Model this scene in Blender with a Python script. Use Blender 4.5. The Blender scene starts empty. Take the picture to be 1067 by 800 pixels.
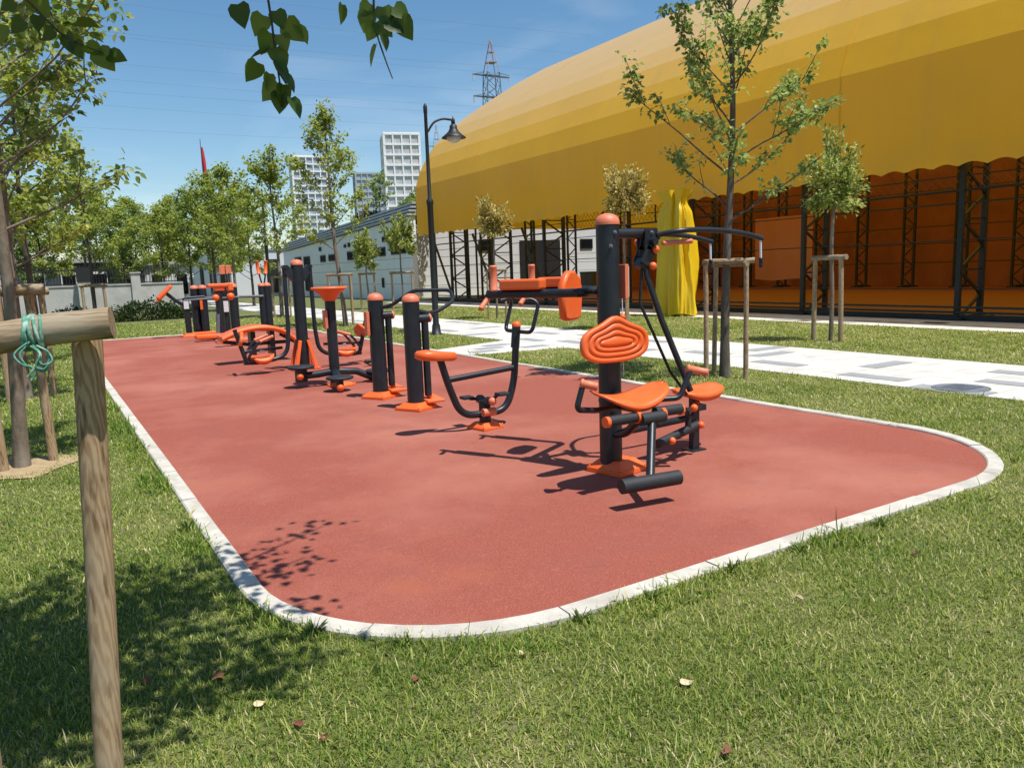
import bpy, math, random
import numpy as np
from mathutils import Vector, Matrix
random.seed(7); RNG = np.random.default_rng(7)
sc = bpy.context.scene
COL = sc.collection
PI = math.pi
V = Vector

# ---------------------------------------------------------------- materials
def new_mat(name):
    m = bpy.data.materials.new(name); m.use_nodes = True
    nt = m.node_tree; b = nt.nodes['Principled BSDF']
    return m, nt, b

def mat(name, col, rough=.55, var=.12, scale=6., bump=0., bscale=80., metal=0., spec=.5, col2=None, scale2=1.2, amt2=.0, stretch=None, coat=0.):
    m, nt, b = new_mat(name); N = nt.nodes; L = nt.links
    tc = N.new('ShaderNodeTexCoord'); src = tc.outputs['Object']
    if stretch:
        mp = N.new('ShaderNodeMapping'); mp.inputs['Scale'].default_value = stretch
        L.new(src, mp.inputs['Vector']); src = mp.outputs[0]
    n1 = N.new('ShaderNodeTexNoise'); n1.inputs['Scale'].default_value = scale; n1.inputs['Detail'].default_value = 6
    n1.inputs['Roughness'].default_value = .65
    L.new(src, n1.inputs['Vector'])
    r = N.new('ShaderNodeValToRGB')
    r.color_ramp.elements[0].position = .3; r.color_ramp.elements[1].position = .7
    r.color_ramp.elements[0].color = tuple(min(1, c*(1-var)) for c in col)+(1,)
    r.color_ramp.elements[1].color = tuple(min(1, c*(1+var)) for c in col)+(1,)
    L.new(n1.outputs['Fac'], r.inputs['Fac']); out = r.outputs['Color']
    if col2 is not None:
        n2 = N.new('ShaderNodeTexNoise'); n2.inputs['Scale'].default_value = scale2; n2.inputs['Detail'].default_value = 5
        L.new(src, n2.inputs['Vector'])
        r2 = N.new('ShaderNodeValToRGB'); r2.color_ramp.elements[0].position = .48; r2.color_ramp.elements[1].position = .68
        r2.color_ramp.elements[0].color = (0, 0, 0, 1); r2.color_ramp.elements[1].color = (amt2,)*3+(1,)
        L.new(n2.outputs['Fac'], r2.inputs['Fac'])
        mx = N.new('ShaderNodeMixRGB'); mx.inputs['Color2'].default_value = tuple(col2)+(1,)
        L.new(r2.outputs['Color'], mx.inputs['Fac']); L.new(out, mx.inputs['Color1']); out = mx.outputs['Color']
    L.new(out, b.inputs['Base Color'])
    b.inputs['Roughness'].default_value = rough; b.inputs['Metallic'].default_value = metal
    b.inputs['Specular IOR Level'].default_value = spec; b.inputs['Coat Weight'].default_value = coat
    if bump:
        n3 = N.new('ShaderNodeTexNoise'); n3.inputs['Scale'].default_value = bscale; n3.inputs['Detail'].default_value = 4
        L.new(src, n3.inputs['Vector'])
        bp = N.new('ShaderNodeBump'); bp.inputs['Strength'].default_value = bump; bp.inputs['Distance'].default_value = .01
        L.new(n3.outputs['Fac'], bp.inputs['Height']); L.new(bp.outputs[0], b.inputs['Normal'])
    return m

def leaf_mat(name, cols, trans=.35, rough=.45):
    m, nt, b = new_mat(name); N = nt.nodes; L = nt.links
    a = N.new('ShaderNodeAttribute'); a.attribute_name = 'rnd'
    r = N.new('ShaderNodeValToRGB'); r.color_ramp.interpolation = 'LINEAR'
    n = len(cols)
    while len(r.color_ramp.elements) < n: r.color_ramp.elements.new(.5)
    for i, c in enumerate(cols):
        r.color_ramp.elements[i].position = i/(n-1); r.color_ramp.elements[i].color = tuple(c)+(1,)
    L.new(a.outputs['Fac'], r.inputs['Fac'])
    L.new(r.outputs[0], b.inputs['Base Color']); b.inputs['Roughness'].default_value = rough
    b.inputs['Specular IOR Level'].default_value = .35
    t = N.new('ShaderNodeBsdfTranslucent')
    hs = N.new('ShaderNodeHueSaturation'); hs.inputs['Value'].default_value = 1.5; hs.inputs['Hue'].default_value = .485
    L.new(r.outputs[0], hs.inputs['Color']); L.new(hs.outputs[0], t.inputs['Color'])
    mx = N.new('ShaderNodeMixShader'); mx.inputs[0].default_value = trans
    L.new(b.outputs[0], mx.inputs[1]); L.new(t.outputs[0], mx.inputs[2])
    L.new(mx.outputs[0], N['Material Output'].inputs['Surface'])
    return m

def membrane_mat(name, col, tcol, trans, rough=.55, dust_glare=None):
    m, nt, b = new_mat(name); N = nt.nodes; L = nt.links
    tc = N.new('ShaderNodeTexCoord')
    n1 = N.new('ShaderNodeTexNoise'); n1.inputs['Scale'].default_value = .35; n1.inputs['Detail'].default_value = 8
    L.new(tc.outputs['Object'], n1.inputs['Vector'])
    r = N.new('ShaderNodeValToRGB'); r.color_ramp.elements[0].position = .3; r.color_ramp.elements[1].position = .75
    r.color_ramp.elements[0].color = tuple(c*.92 for c in col)+(1,); r.color_ramp.elements[1].color = tuple(min(1, c*1.06) for c in col)+(1,)
    L.new(n1.outputs['Fac'], r.inputs[0]); out = r.outputs[0]
    if dust_glare:      # dusty paleness plus painted sky glare on the flatter upper panels
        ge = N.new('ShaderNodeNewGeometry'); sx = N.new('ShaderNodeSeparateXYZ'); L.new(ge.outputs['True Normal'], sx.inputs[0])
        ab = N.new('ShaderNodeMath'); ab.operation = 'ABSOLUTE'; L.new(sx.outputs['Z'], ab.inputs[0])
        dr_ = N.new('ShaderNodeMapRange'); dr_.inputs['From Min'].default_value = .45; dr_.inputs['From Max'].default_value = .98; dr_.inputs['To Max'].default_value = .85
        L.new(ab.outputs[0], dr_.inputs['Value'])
        mxd = N.new('ShaderNodeMixRGB'); mxd.inputs[2].default_value = tuple(dust_glare)+(1,); L.new(dr_.outputs[0], mxd.inputs[0]); L.new(out, mxd.inputs[1]); out = mxd.outputs[0]
    if dust_glare:      # rain streaks running down the cloth
        ms = N.new('ShaderNodeMapping'); ms.inputs['Scale'].default_value = (.5, 1.6, .12); L.new(tc.outputs['Object'], ms.inputs['Vector'])
        ns = N.new('ShaderNodeTexNoise'); ns.inputs['Scale'].default_value = 1.5; ns.inputs['Detail'].default_value = 9; ns.inputs['Roughness'].default_value = .7; L.new(ms.outputs[0], ns.inputs['Vector'])
        rs = N.new('ShaderNodeValToRGB'); rs.color_ramp.elements[0].position = .5; rs.color_ramp.elements[1].position = .8; rs.color_ramp.elements[0].color = (0, 0, 0, 1); rs.color_ramp.elements[1].color = (.24, .24, .24, 1); L.new(ns.outputs['Fac'], rs.inputs[0])
        mst = N.new('ShaderNodeMixRGB'); mst.inputs[2].default_value = (.42, .33, .14, 1); L.new(rs.outputs[0], mst.inputs[0]); L.new(out, mst.inputs[1]); out = mst.outputs[0]
    L.new(out, b.inputs['Base Color'])
    b.inputs['Roughness'].default_value = rough
    n3 = N.new('ShaderNodeTexNoise'); n3.inputs['Scale'].default_value = 1.6; n3.inputs['Detail'].default_value = 3
    L.new(tc.outputs['Object'], n3.inputs['Vector'])
    bp = N.new('ShaderNodeBump'); bp.inputs['Strength'].default_value = .25; bp.inputs['Distance'].default_value = .05
    L.new(n3.outputs['Fac'], bp.inputs['Height']); L.new(bp.outputs[0], b.inputs['Normal'])
    t = N.new('ShaderNodeBsdfTranslucent'); t.inputs['Color'].default_value = tuple(tcol)+(1,)
    mx = N.new('ShaderNodeMixShader'); mx.inputs[0].default_value = trans
    L.new(b.outputs[0], mx.inputs[1]); L.new(t.outputs[0], mx.inputs[2])
    L.new(mx.outputs[0], N['Material Output'].inputs['Surface'])
    return m

M = {}
M['dark'] = mat('dark_powder_coat', (.0095, .0145, .022), .38, .25, 5, .08, 300, spec=.45, col2=(.028, .032, .038), scale2=9, amt2=.35)
M['black'] = mat('black_steel', (.012, .016, .016), .5, .3, 4, spec=.4)
M['orange'] = mat('orange_plastic', (.80, .125, .020), .42, .07, 5, .12, 200, col2=(.70, .20, .09), scale2=4, amt2=.35)
M['orange_worn'] = mat('sun_faded_orange', (.62, .17, .09), .5, .12, 9, .1, 200)
M['rubber'] = mat('black_rubber', (.014, .017, .022), .65, .2, 20, .2, 300)
M['grey_label'] = mat('pale_notice', (.62, .64, .66), .4, .06, 30)
M['wood'] = mat('weathered_stake_wood', (.30, .205, .115), .8, .38, 9, .5, 60, stretch=(6, 6, .55), col2=(.30, .27, .22), scale2=3, amt2=.6)
M['wood_h'] = mat('weathered_rail_wood', (.27, .21, .135), .8, .35, 9, .5, 60, stretch=(1.0, 5, 5), col2=(.30, .28, .23), scale2=4, amt2=.75)
M['bark'] = mat('grey_bark', (.16, .125, .09), .9, .35, 14, .8, 40, stretch=(1, 1, .35), col2=(.26, .24, .20), scale2=5, amt2=.7)
M['bark_mid'] = mat('olive_bark', (.095, .08, .06), .9, .35, 14, .8, 40, stretch=(1, 1, .35), col2=(.19, .18, .15), scale2=5, amt2=.6)
M['bark_dark'] = mat('dark_bark', (.075, .058, .043), .9, .3, 14, .6, 40, stretch=(1, 1, .35))
M['kerb'] = mat('pale_concrete_kerb', (.50, .475, .42), .85, .16, 9, .4, 120, col2=(.30, .275, .23), scale2=2.6, amt2=.65)
M['white_wall'] = mat('white_painted_wall', (.60, .625, .66), .7, .04, 1.2, .1, 40, col2=(.52, .54, .57), scale2=.6, amt2=.3)
M['grey_wall'] = mat('grey_panel_wall', (.82, .86, .90), .6, .05, 1.0, .1, 40)
M['slat'] = mat('grey_roof_slat', (.36, .40, .43), .55, .08, 2)
M['glass_dark'] = mat('dark_glass', (.005, .006, .008), .6, .2, 2, spec=.08)
M['concrete'] = mat('grey_concrete', (.42, .42, .40), .85, .15, 1.5, .3, 60, col2=(.3, .3, .29), scale2=.8, amt2=.5)
M['iron'] = mat('black_iron', (.015, .015, .017), .5, .2, 5)
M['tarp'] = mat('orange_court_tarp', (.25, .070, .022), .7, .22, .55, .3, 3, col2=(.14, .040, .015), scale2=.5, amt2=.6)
M['tarp_bright'] = membrane_mat('bright_orange_tarp', (.50, .17, .03), (.6, .2, .03), .3, .5)  # brighter than the court tarp: the lit look is put into the colour
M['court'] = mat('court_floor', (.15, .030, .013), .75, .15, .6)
M['curtain'] = membrane_mat('yellow_curtain', (.84, .57, .015), (.8, .5, .02), .12, .35)
M['membrane'] = membrane_mat('yellow_membrane', (.88, .54, .03), (.97, .60, .03), .42, .42, dust_glare=(.70, .58, .40))
M['cord'] = mat('green_tape', (.07, .24, .17), .7, .3, 60, col2=(.42, .52, .46), scale2=60, amt2=.8)
M['red'] = mat('red_flag_cloth', (.45, .02, .03), .7, .15, 8)
M['galv'] = mat('galvanised_steel', (.10, .115, .14), .6, .1, 1, metal=0)
M['redwhite'] = mat('mast_red_paint', (.30, .22, .23), .6, .3, .7)
M['dry'] = mat('dry_leaf', (.16, .055, .03), .75, .4, 30, .3, 60)
M['straw'] = mat('dry_straw_leaf', (.5, .4, .25), .75, .3, 30, .3, 60)
M['soil'] = mat('sandy_soil', (.34, .25, .14), .95, .25, 12, .8, 60)
M['tower_white'] = mat('tower_white_frame', (.78, .78, .79), .6, .04, .2)
M['tower_glass'] = mat('tower_window_glass', (.46, .48, .52), .4, .35, .45, col2=(.55, .46, .40), scale2=.25, amt2=.8)  # glass colour lightened to stand for distant haze
M['tower_blue'] = mat('tower_blue_glass', (.33, .38, .45), .3, .25, .3, spec=.5)  # paled blue glass, distant haze put into the colour
M['bin'] = mat('blue_grey_plastic', (.05, .065, .085), .5, .15, 4)
M['ribbed'] = mat('ribbed_disc_grey', (.14, .16, .19), .6, .25, 6, .5, 40)
M['lamp_glass'] = mat('frosted_lamp_glass', (.45, .46, .46), .2, .05, 3)
M['leaf'] = leaf_mat('linden_leaves', [(.075, .14, .028), (.15, .235, .045), (.25, .33, .085), (.38, .45, .19)], .45)
M['leaf_far'] = leaf_mat('linden_leaves_far', [(.11, .175, .028), (.20, .27, .042), (.30, .36, .065), (.42, .43, .09)], .46)
M['leaf_dark'] = leaf_mat('dark_leaves', [(.02, .04, .01), (.035, .065, .014), (.055, .09, .02)], .25)
M['leaf_near'] = leaf_mat('overhanging_leaves', [(.035, .075, .010), (.06, .12, .016), (.13, .21, .03)], .5, .4)
M['leaf_var'] = leaf_mat('variegated_leaves', [(.12, .115, .018), (.30, .26, .05), (.56, .46, .14), (.74, .62, .26)], .35)
M['leaf_var2'] = leaf_mat('variegated_green_leaves', [(.08, .135, .02), (.18, .26, .04), (.38, .43, .10), (.62, .60, .26)], .35)
M['grass'] = leaf_mat('lawn_grass', [(.078, .160, .020), (.172, .255, .034), (.30, .355, .070), (.49, .47, .17), (.70, .61, .36)], .38, .6)
M['weed'] = leaf_mat('weed_leaves', [(.04, .085, .014), (.08, .14, .02), (.12, .18, .03)], .3)

def wood_mat(name, along, c1, c2, pale):
    m, nt, b = new_mat(name); N = nt.nodes; L = nt.links
    tc = N.new('ShaderNodeTexCoord'); mp = N.new('ShaderNodeMapping'); mp.inputs['Scale'].default_value = (1, 1, .16) if along == 'Z' else (.16, 1, 1)
    L.new(tc.outputs['Object'], mp.inputs['Vector'])
    wv = N.new('ShaderNodeTexWave'); wv.inputs['Scale'].default_value = 42; wv.inputs['Distortion'].default_value = 6; wv.inputs['Detail'].default_value = 3; wv.inputs['Detail Scale'].default_value = 1.6
    wv.bands_direction = 'DIAGONAL'; L.new(mp.outputs[0], wv.inputs['Vector'])
    r = N.new('ShaderNodeValToRGB'); r.color_ramp.elements[0].position = .15; r.color_ramp.elements[1].position = .8
    r.color_ramp.elements[0].color = c1+(1,); r.color_ramp.elements[1].color = c2+(1,); L.new(wv.outputs['Fac'], r.inputs[0])
    n2 = N.new('ShaderNodeTexNoise'); n2.inputs['Scale'].default_value = 5; n2.inputs['Detail'].default_value = 8; L.new(tc.outputs['Object'], n2.inputs['Vector'])
    r2 = N.new('ShaderNodeValToRGB'); r2.color_ramp.elements[0].position = .42; r2.color_ramp.elements[1].position = .7
    r2.color_ramp.elements[0].color = (0, 0, 0, 1); r2.color_ramp.elements[1].color = (.75, .75, .75, 1); L.new(n2.outputs['Fac'], r2.inputs[0])
    mx = N.new('ShaderNodeMixRGB'); mx.inputs[2].default_value = pale+(1,); L.new(r2.outputs[0], mx.inputs[0]); L.new(r.outputs[0], mx.inputs[1])
    n3 = N.new('ShaderNodeTexNoise'); n3.inputs['Scale'].default_value = 55; n3.inputs['Detail'].default_value = 4; L.new(mp.outputs[0], n3.inputs['Vector'])
    r3 = N.new('ShaderNodeValToRGB'); r3.color_ramp.elements[0].position = .33; r3.color_ramp.elements[1].position = .45
    r3.color_ramp.elements[0].color = (.55, .5, .45, 1); r3.color_ramp.elements[1].color = (1, 1, 1, 1); L.new(n3.outputs['Fac'], r3.inputs[0])
    m2 = N.new('ShaderNodeMixRGB'); m2.blend_type = 'MULTIPLY'; m2.inputs[0].default_value = 1; L.new(mx.outputs[0], m2.inputs[1]); L.new(r3.outputs[0], m2.inputs[2])
    L.new(m2.outputs[0], b.inputs['Base Color']); b.inputs['Roughness'].default_value = .85; b.inputs['Specular IOR Level'].default_value = .2
    bp = N.new('ShaderNodeBump'); bp.inputs['Strength'].default_value = .5; bp.inputs['Distance'].default_value = .004
    L.new(n3.outputs['Fac'], bp.inputs['Height']); L.new(bp.outputs[0], b.inputs['Normal'])
    return m
M['wood'] = wood_mat('weathered_stake_wood', 'Z', (.27, .175, .095), (.39, .28, .165), (.36, .295, .21))
M['wood_h'] = wood_mat('weathered_rail_wood', 'X', (.19, .125, .065), (.30, .215, .125), (.33, .28, .21))

def ground_mat():
    m, nt, b = new_mat('lawn_ground'); N = nt.nodes; L = nt.links
    tc = N.new('ShaderNodeTexCoord')
    def noise(s, d=6):
        n = N.new('ShaderNodeTexNoise'); n.inputs['Scale'].default_value = s; n.inputs['Detail'].default_value = d
        L.new(tc.outputs['Object'], n.inputs['Vector']); return n
    def ramp(n, a, b_, c1, c2):
        r = N.new('ShaderNodeValToRGB'); r.color_ramp.elements[0].position = a; r.color_ramp.elements[1].position = b_
        r.color_ramp.elements[0].color = c1+(1,); r.color_ramp.elements[1].color = c2+(1,)
        L.new(n.outputs['Fac'], r.inputs[0]); return r
    a = ramp(noise(40), .3, .7, (.06, .065, .02), (.15, .14, .055))
    c = ramp(noise(1.1), .42, .68, (.10, .14, .03), (.24, .23, .10))
    mx = N.new('ShaderNodeMixRGB'); mx.inputs[0].default_value = .5
    L.new(a.outputs[0], mx.inputs[1]); L.new(c.outputs[0], mx.inputs[2])
    L.new(mx.outputs[0], b.inputs['Base Color']); b.inputs['Roughness'].default_value = .95
    bp = N.new('ShaderNodeBump'); bp.inputs['Strength'].default_value = .8; bp.inputs['Distance'].default_value = .03
    L.new(noise(60).outputs['Fac'], bp.inputs['Height']); L.new(bp.outputs[0], b.inputs['Normal'])
    return m
M['ground'] = ground_mat()

def rubber_floor_mat():
    m, nt, b = new_mat('red_rubber_granulate'); N = nt.nodes; L = nt.links
    tc = N.new('ShaderNodeTexCoord')
    def noise(s, d=6, r_=.6):
        n = N.new('ShaderNodeTexNoise'); n.inputs['Scale'].default_value = s; n.inputs['Detail'].default_value = d
        n.inputs['Roughness'].default_value = r_
        L.new(tc.outputs['Object'], n.inputs['Vector']); return n
    vo = N.new('ShaderNodeTexVoronoi'); vo.inputs['Scale'].default_value = 260
    L.new(tc.outputs['Object'], vo.inputs['Vector'])
    sp = N.new('ShaderNodeSeparateColor'); L.new(vo.outputs['Color'], sp.inputs[0])
    r0 = N.new('ShaderNodeValToRGB')
    e = r0.color_ramp.elements
    e[0].position = 0; e[0].color = (.20, .052, .034, 1)
    e[1].position = 1; e[1].color = (.39, .135, .095, 1)
    x = e.new(.25); x.color = (.26, .068, .046, 1)
    x = e.new(.85); x.color = (.305, .086, .059, 1)
    L.new(sp.outputs[0], r0.inputs[0]); out = r0.outputs[0]
    def over(n, p0, p1, col, amt, prev):
        r = N.new('ShaderNodeValToRGB'); r.color_ramp.elements[0].position = p0; r.color_ramp.elements[1].position = p1
        r.color_ramp.elements[0].color = (0, 0, 0, 1); r.color_ramp.elements[1].color = (amt,)*3+(1,)
        L.new(n.outputs['Fac'], r.inputs[0])
        mx = N.new('ShaderNodeMixRGB'); mx.inputs[2].default_value = col+(1,)
        L.new(r.outputs[0], mx.inputs[0]); L.new(prev, mx.inputs[1]); return mx.outputs[0]
    out = over(noise(.45, 8), .44, .64, (.385, .145, .105), .8, out)     # paler washed patches
    out = over(noise(1.7, 8), .52, .75, (.245, .085, .065), .55, out)
    out = over(noise(.9, 5), .60, .72, (.33, .085, .035), .55, out)   # rusty stains
    out = over(noise(3.1, 8, .75), .56, .74, (.20, .07, .05), .5, out)
    out = over(noise(7, 8, .7), .60, .80, (.45, .22, .16), .35, out)     # dust
    out = over(noise(95, 2), .735, .76, (.75, .66, .58), .8, out)        # small pale specks
    L.new(out, b.inputs['Base Color']); b.inputs['Roughness'].default_value = .85; b.inputs['Specular IOR Level'].default_value = .25
    bp = N.new('ShaderNodeBump'); bp.inputs['Strength'].default_value = .5; bp.inputs['Distance'].default_value = .004
    L.new(vo.outputs['Distance'], bp.inputs['Height']); L.new(bp.outputs[0], b.inputs['Normal'])
    return m
M['red_floor'] = rubber_floor_mat()

def paving_mat(name, c1, c2, cm, bw, bh):
    m, nt, b = new_mat(name); N = nt.nodes; L = nt.links
    tc = N.new('ShaderNodeTexCoord')
    br = N.new('ShaderNodeTexBrick'); br.inputs['Scale'].default_value = 1; br.inputs['Brick Width'].default_value = bw
    br.inputs['Row Height'].default_value = bh; br.inputs['Mortar Size'].default_value = .006
    br.inputs['Color1'].default_value = c1+(1,); br.inputs['Color2'].default_value = c2+(1,); br.inputs['Mortar'].default_value = cm+(1,)
    L.new(tc.outputs['Object'], br.inputs['Vector'])
    n = N.new('ShaderNodeTexNoise'); n.inputs['Scale'].default_value = 2.5; n.inputs['Detail'].default_value = 8
    L.new(tc.outputs['Object'], n.inputs['Vector'])
    r = N.new('ShaderNodeValToRGB'); r.color_ramp.elements[0].position = .3; r.color_ramp.elements[0].color = (.8, .79, .77, 1)
    r.color_ramp.elements[1].position = .65; r.color_ramp.elements[1].color = (1, 1, 1, 1)
    L.new(n.outputs['Fac'], r.inputs[0])
    mx = N.new('ShaderNodeMixRGB'); mx.blend_type = 'MULTIPLY'; mx.inputs[0].default_value = 1
    L.new(br.outputs['Color'], mx.inputs[1]); L.new(r.outputs[0], mx.inputs[2])
    L.new(mx.outputs[0], b.inputs['Base Color']); b.inputs['Roughness'].default_value = .8
    return m
M['path'] = paving_mat('pale_paving', (.62, .61, .575), (.55, .54, .515), (.36, .35, .33), .6, .3)
M['tile'] = mat('dark_grey_paver', (.27, .28, .295), .75, .12, 4, .2, 60)

# ---------------------------------------------------------------- mesh helpers
class MB:
    def __init__(s): s.v = []; s.f = []; s.sm = []; s.mi = []; s.cur = 0
    def add(s, vs, fs, smooth=False):
        o = len(s.v); s.v += [tuple(v) for v in vs]
        for f in fs: s.f.append(tuple(i+o for i in f)); s.sm.append(smooth); s.mi.append(s.cur)
    def box(s, c, size, rot=None, top=(1, 1)):
        x, y, z = size[0]/2, size[1]/2, size[2]/2; c = V(c)
        pts = []
        for dz, k in ((-1, (1, 1)), (1, top)):
            for dx, dy in ((-1, -1), (1, -1), (1, 1), (-1, 1)): pts.append(V((dx*x*k[0], dy*y*k[1], dz*z)))
        if rot is not None: pts = [rot @ p for p in pts]
        s.add([c+p for p in pts], [(3, 2, 1, 0), (4, 5, 6, 7), (0, 1, 5, 4), (1, 2, 6, 5), (2, 3, 7, 6), (3, 0, 4, 7)])
    def bar(s, a, b, w, h=None):          # rectangular bar between two points
        a = V(a); b = V(b); d = (b-a); L = d.length; d.normalize(); h = h or w
        up = V((0, 0, 1)) if abs(d.z) < .95 else V((1, 0, 0))
        x = d.cross(up).normalized(); y = x.cross(d).normalized()
        m = Matrix((x, y, d)).transposed()
        s.box((a+b)/2, (w, h, L), m)
    def tube(s, pts, r, n=12, cap=True, smooth=True):
        P = [V(p) for p in pts]; k = len(P); R = r if hasattr(r, '__len__') else [r]*k
        T = []
        for i in range(k):
            a = P[max(0, i-1)]; b = P[min(k-1, i+1)]; t = (b-a); T.append(t.normalized() if t.length > 1e-9 else V((0, 0, 1)))
        u = T[0].orthogonal().normalized(); vs = []; fs = []
        for i in range(k):
            u = (u - T[i]*u.dot(T[i])).normalized(); w = T[i].cross(u)
            for j in range(n):
                a = 2*PI*j/n; vs.append(P[i]+(u*math.cos(a)+w*math.sin(a))*R[i])
        for i in range(k-1):
            for j in range(n):
                j2 = (j+1) % n; fs.append((i*n+j, i*n+j2, (i+1)*n+j2, (i+1)*n+j))
        s.add(vs, fs, smooth)
        if cap:
            s.add(vs[:n], [tuple(range(n-1, -1, -1))]); s.add(vs[-n:], [tuple(range(n))])
    def lathe(s, prof, c=(0, 0, 0), axis=(0, 0, 1), n=24, smooth=True):   # prof: (radius, height)
        ax = V(axis).normalized(); u = ax.orthogonal().normalized(); w = ax.cross(u); c = V(c); vs = []; fs = []
        for r, h in prof:
            for j in range(n):
                a = 2*PI*j/n; vs.append(c+ax*h+(u*math.cos(a)+w*math.sin(a))*max(r, 1e-4))
        for i in range(len(prof)-1):
            for j in range(n):
                j2 = (j+1) % n; fs.append((i*n+j, i*n+j2, (i+1)*n+j2, (i+1)*n+j))
        s.add(vs, fs, smooth)
    def ball(s, c, r, n=14, sq=1.):
        s.lathe([(r*math.sin(PI*i/8), -r*sq*math.cos(PI*i/8)) for i in range(9)], c, n=n)
    def loft(s, loops, smooth=True, cap0=True, cap1=True):
        n = len(loops[0]); vs = [p for l in loops for p in l]; fs = []
        for i in range(len(loops)-1):
            for j in range(n):
                j2 = (j+1) % n; fs.append((i*n+j, i*n+j2, (i+1)*n+j2, (i+1)*n+j))
        s.add(vs, fs, smooth)
        if cap0: s.add(loops[0], [tuple(range(n-1, -1, -1))])
        if cap1: s.add(loops[-1], [tuple(range(n))])
    def build(s, name, m, parent=None, loc=None, bevel=0, props=None):
        me = bpy.data.meshes.new(name); me.from_pydata(s.v, [], s.f)
        for x in (m if isinstance(m, (list, tuple)) else [m]): me.materials.append(x)
        me.polygons.foreach_set('use_smooth', s.sm); me.polygons.foreach_set('material_index', s.mi); me.update()
        o = bpy.data.objects.new(name, me); COL.objects.link(o)
        if loc is not None: o.location = loc
        if parent: o.parent = parent
        if bevel:
            b = o.modifiers.new('b', 'BEVEL'); b.width = bevel; b.segments = 2; b.limit_method = 'ANGLE'; b.angle_limit = .7
        return o

def tag(o, label, cat, group=None, kind=None):
    o['label'] = label; o['category'] = cat
    if group: o['group'] = group
    if kind: o['kind'] = kind
    return o
def empty(name, loc, label, cat, group=None, rz=0):
    o = bpy.data.objects.new(name, None); COL.objects.link(o); o.location = loc; o.rotation_euler = (0, 0, rz)
    o.empty_display_size = .1
    return tag(o, label, cat, group)
def structure(o): o['kind'] = 'structure'; return o
def copy_tree(o, parent=None):
    c = o.copy(); COL.objects.link(c)
    if parent: c.parent = parent
    for ch in [x for x in COL.objects if x.parent == o]: copy_tree(ch, c)
    return c
def spline(pts, n=6):
    P = [V(p) for p in pts]; out = []
    for i in range(len(P)-1):
        p0 = P[max(0, i-1)]; p1 = P[i]; p2 = P[i+1]; p3 = P[min(len(P)-1, i+2)]
        for k in range(n):
            t = k/n
            out.append(.5*((2*p1)+(p2-p0)*t+(2*p0-5*p1+4*p2-p3)*t*t+(3*p1-p0-3*p2+p3)*t**3))
    out.append(P[-1]); return out
def fillet(pts, r=.06, n=5):
    P = [V(p) for p in pts]; out = [P[0]]
    for i in range(1, len(P)-1):
        a = P[i-1]-P[i]; b = P[i+1]-P[i]; d = min(r, a.length*.45, b.length*.45)
        A = P[i]+a.normalized()*d; B = P[i]+b.normalized()*d
        for k in range(n+1):
            t = k/n; out.append(A*(1-t)**2+P[i]*2*t*(1-t)+B*t*t)
    out.append(P[-1]); return out

def leaf_mesh(name, pos, nrm, axis, length, width, m, parent=None, rnd=None, heart=False, loc=None):
    pos = np.asarray(pos, float); n = len(pos)
    ax = np.asarray(axis, float); ax /= np.linalg.norm(ax, axis=1, keepdims=True)+1e-9
    nr = np.asarray(nrm, float); nr = nr-ax*(nr*ax).sum(1, keepdims=True); nr /= np.linalg.norm(nr, axis=1, keepdims=True)+1e-9
    sd = np.cross(ax, nr); Lh = np.asarray(length).reshape(-1, 1)*np.ones((n, 1)); W = np.asarray(width).reshape(-1, 1)*np.ones((n, 1))
    if heart:
        outl = [(0, .0, 0), (-.07, .32, .05), (.12, .52, .07), (.42, .50, .06), (.72, .30, .02), (1.05, 0, -.06)]
        vs = []
        for a, b_, c in outl: vs.append(pos+ax*Lh*a+sd*W*b_+nr*W*c)
        for a, b_, c in outl[1:-1]: vs.append(pos+ax*Lh*a-sd*W*b_+nr*W*c)
        vs.append(pos+ax*Lh*.35-nr*W*.04)
        k = len(vs)
        tpl = [(0, 1, 10), (1, 2, 10), (2, 3, 10), (3, 4, 10), (4, 5, 10), (5, 9, 10), (9, 8, 10), (8, 7, 10), (7, 6, 10), (6, 0, 10)]
        tpl = [(0, 1, 10), (1, 2, 10), (2, 3, 10), (3, 4, 10), (4, 5, 10), (10, 6, 0), (10, 7, 6), (10, 8, 7), (10, 9, 8), (10, 5, 9)]
    else:
        vs = [pos, pos+ax*Lh*.22+sd*W*.42+nr*W*.12, pos+ax*Lh*.58+sd*W*.40+nr*W*.12, pos+ax*Lh*1.05-nr*W*.06, pos+ax*Lh*.58-sd*W*.40+nr*W*.12, pos+ax*Lh*.22-sd*W*.42+nr*W*.12]
        k = 6; tpl = [(0, 1, 2), (0, 2, 3), (0, 3, 4), (0, 4, 5)]
    co = np.stack(vs, 1).reshape(-1, 3)
    fa = (np.arange(n)[:, None, None]*k+np.array(tpl)[None]).reshape(-1, 3)
    me = bpy.data.meshes.new(name)
    me.vertices.add(len(co)); me.vertices.foreach_set('co', co.ravel())
    me.loops.add(fa.size); me.loops.foreach_set('vertex_index', fa.ravel().astype(np.int32))
    me.polygons.add(len(fa)); me.polygons.foreach_set('loop_start', np.arange(0, fa.size, 3, dtype=np.int32))
    if rnd is None: rnd = RNG.random(n)
    at = me.attributes.new('rnd', 'FLOAT', 'FACE'); at.data.foreach_set('value', np.repeat(rnd, len(tpl)).astype(np.float32))
    me.materials.append(m); me.update(calc_edges=True)
    if heart: me.polygons.foreach_set('use_smooth', np.ones(len(fa), bool))
    o = bpy.data.objects.new(name, me); COL.objects.link(o)
    if parent: o.parent = parent
    if loc is not None: o.location = loc
    return o

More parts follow.
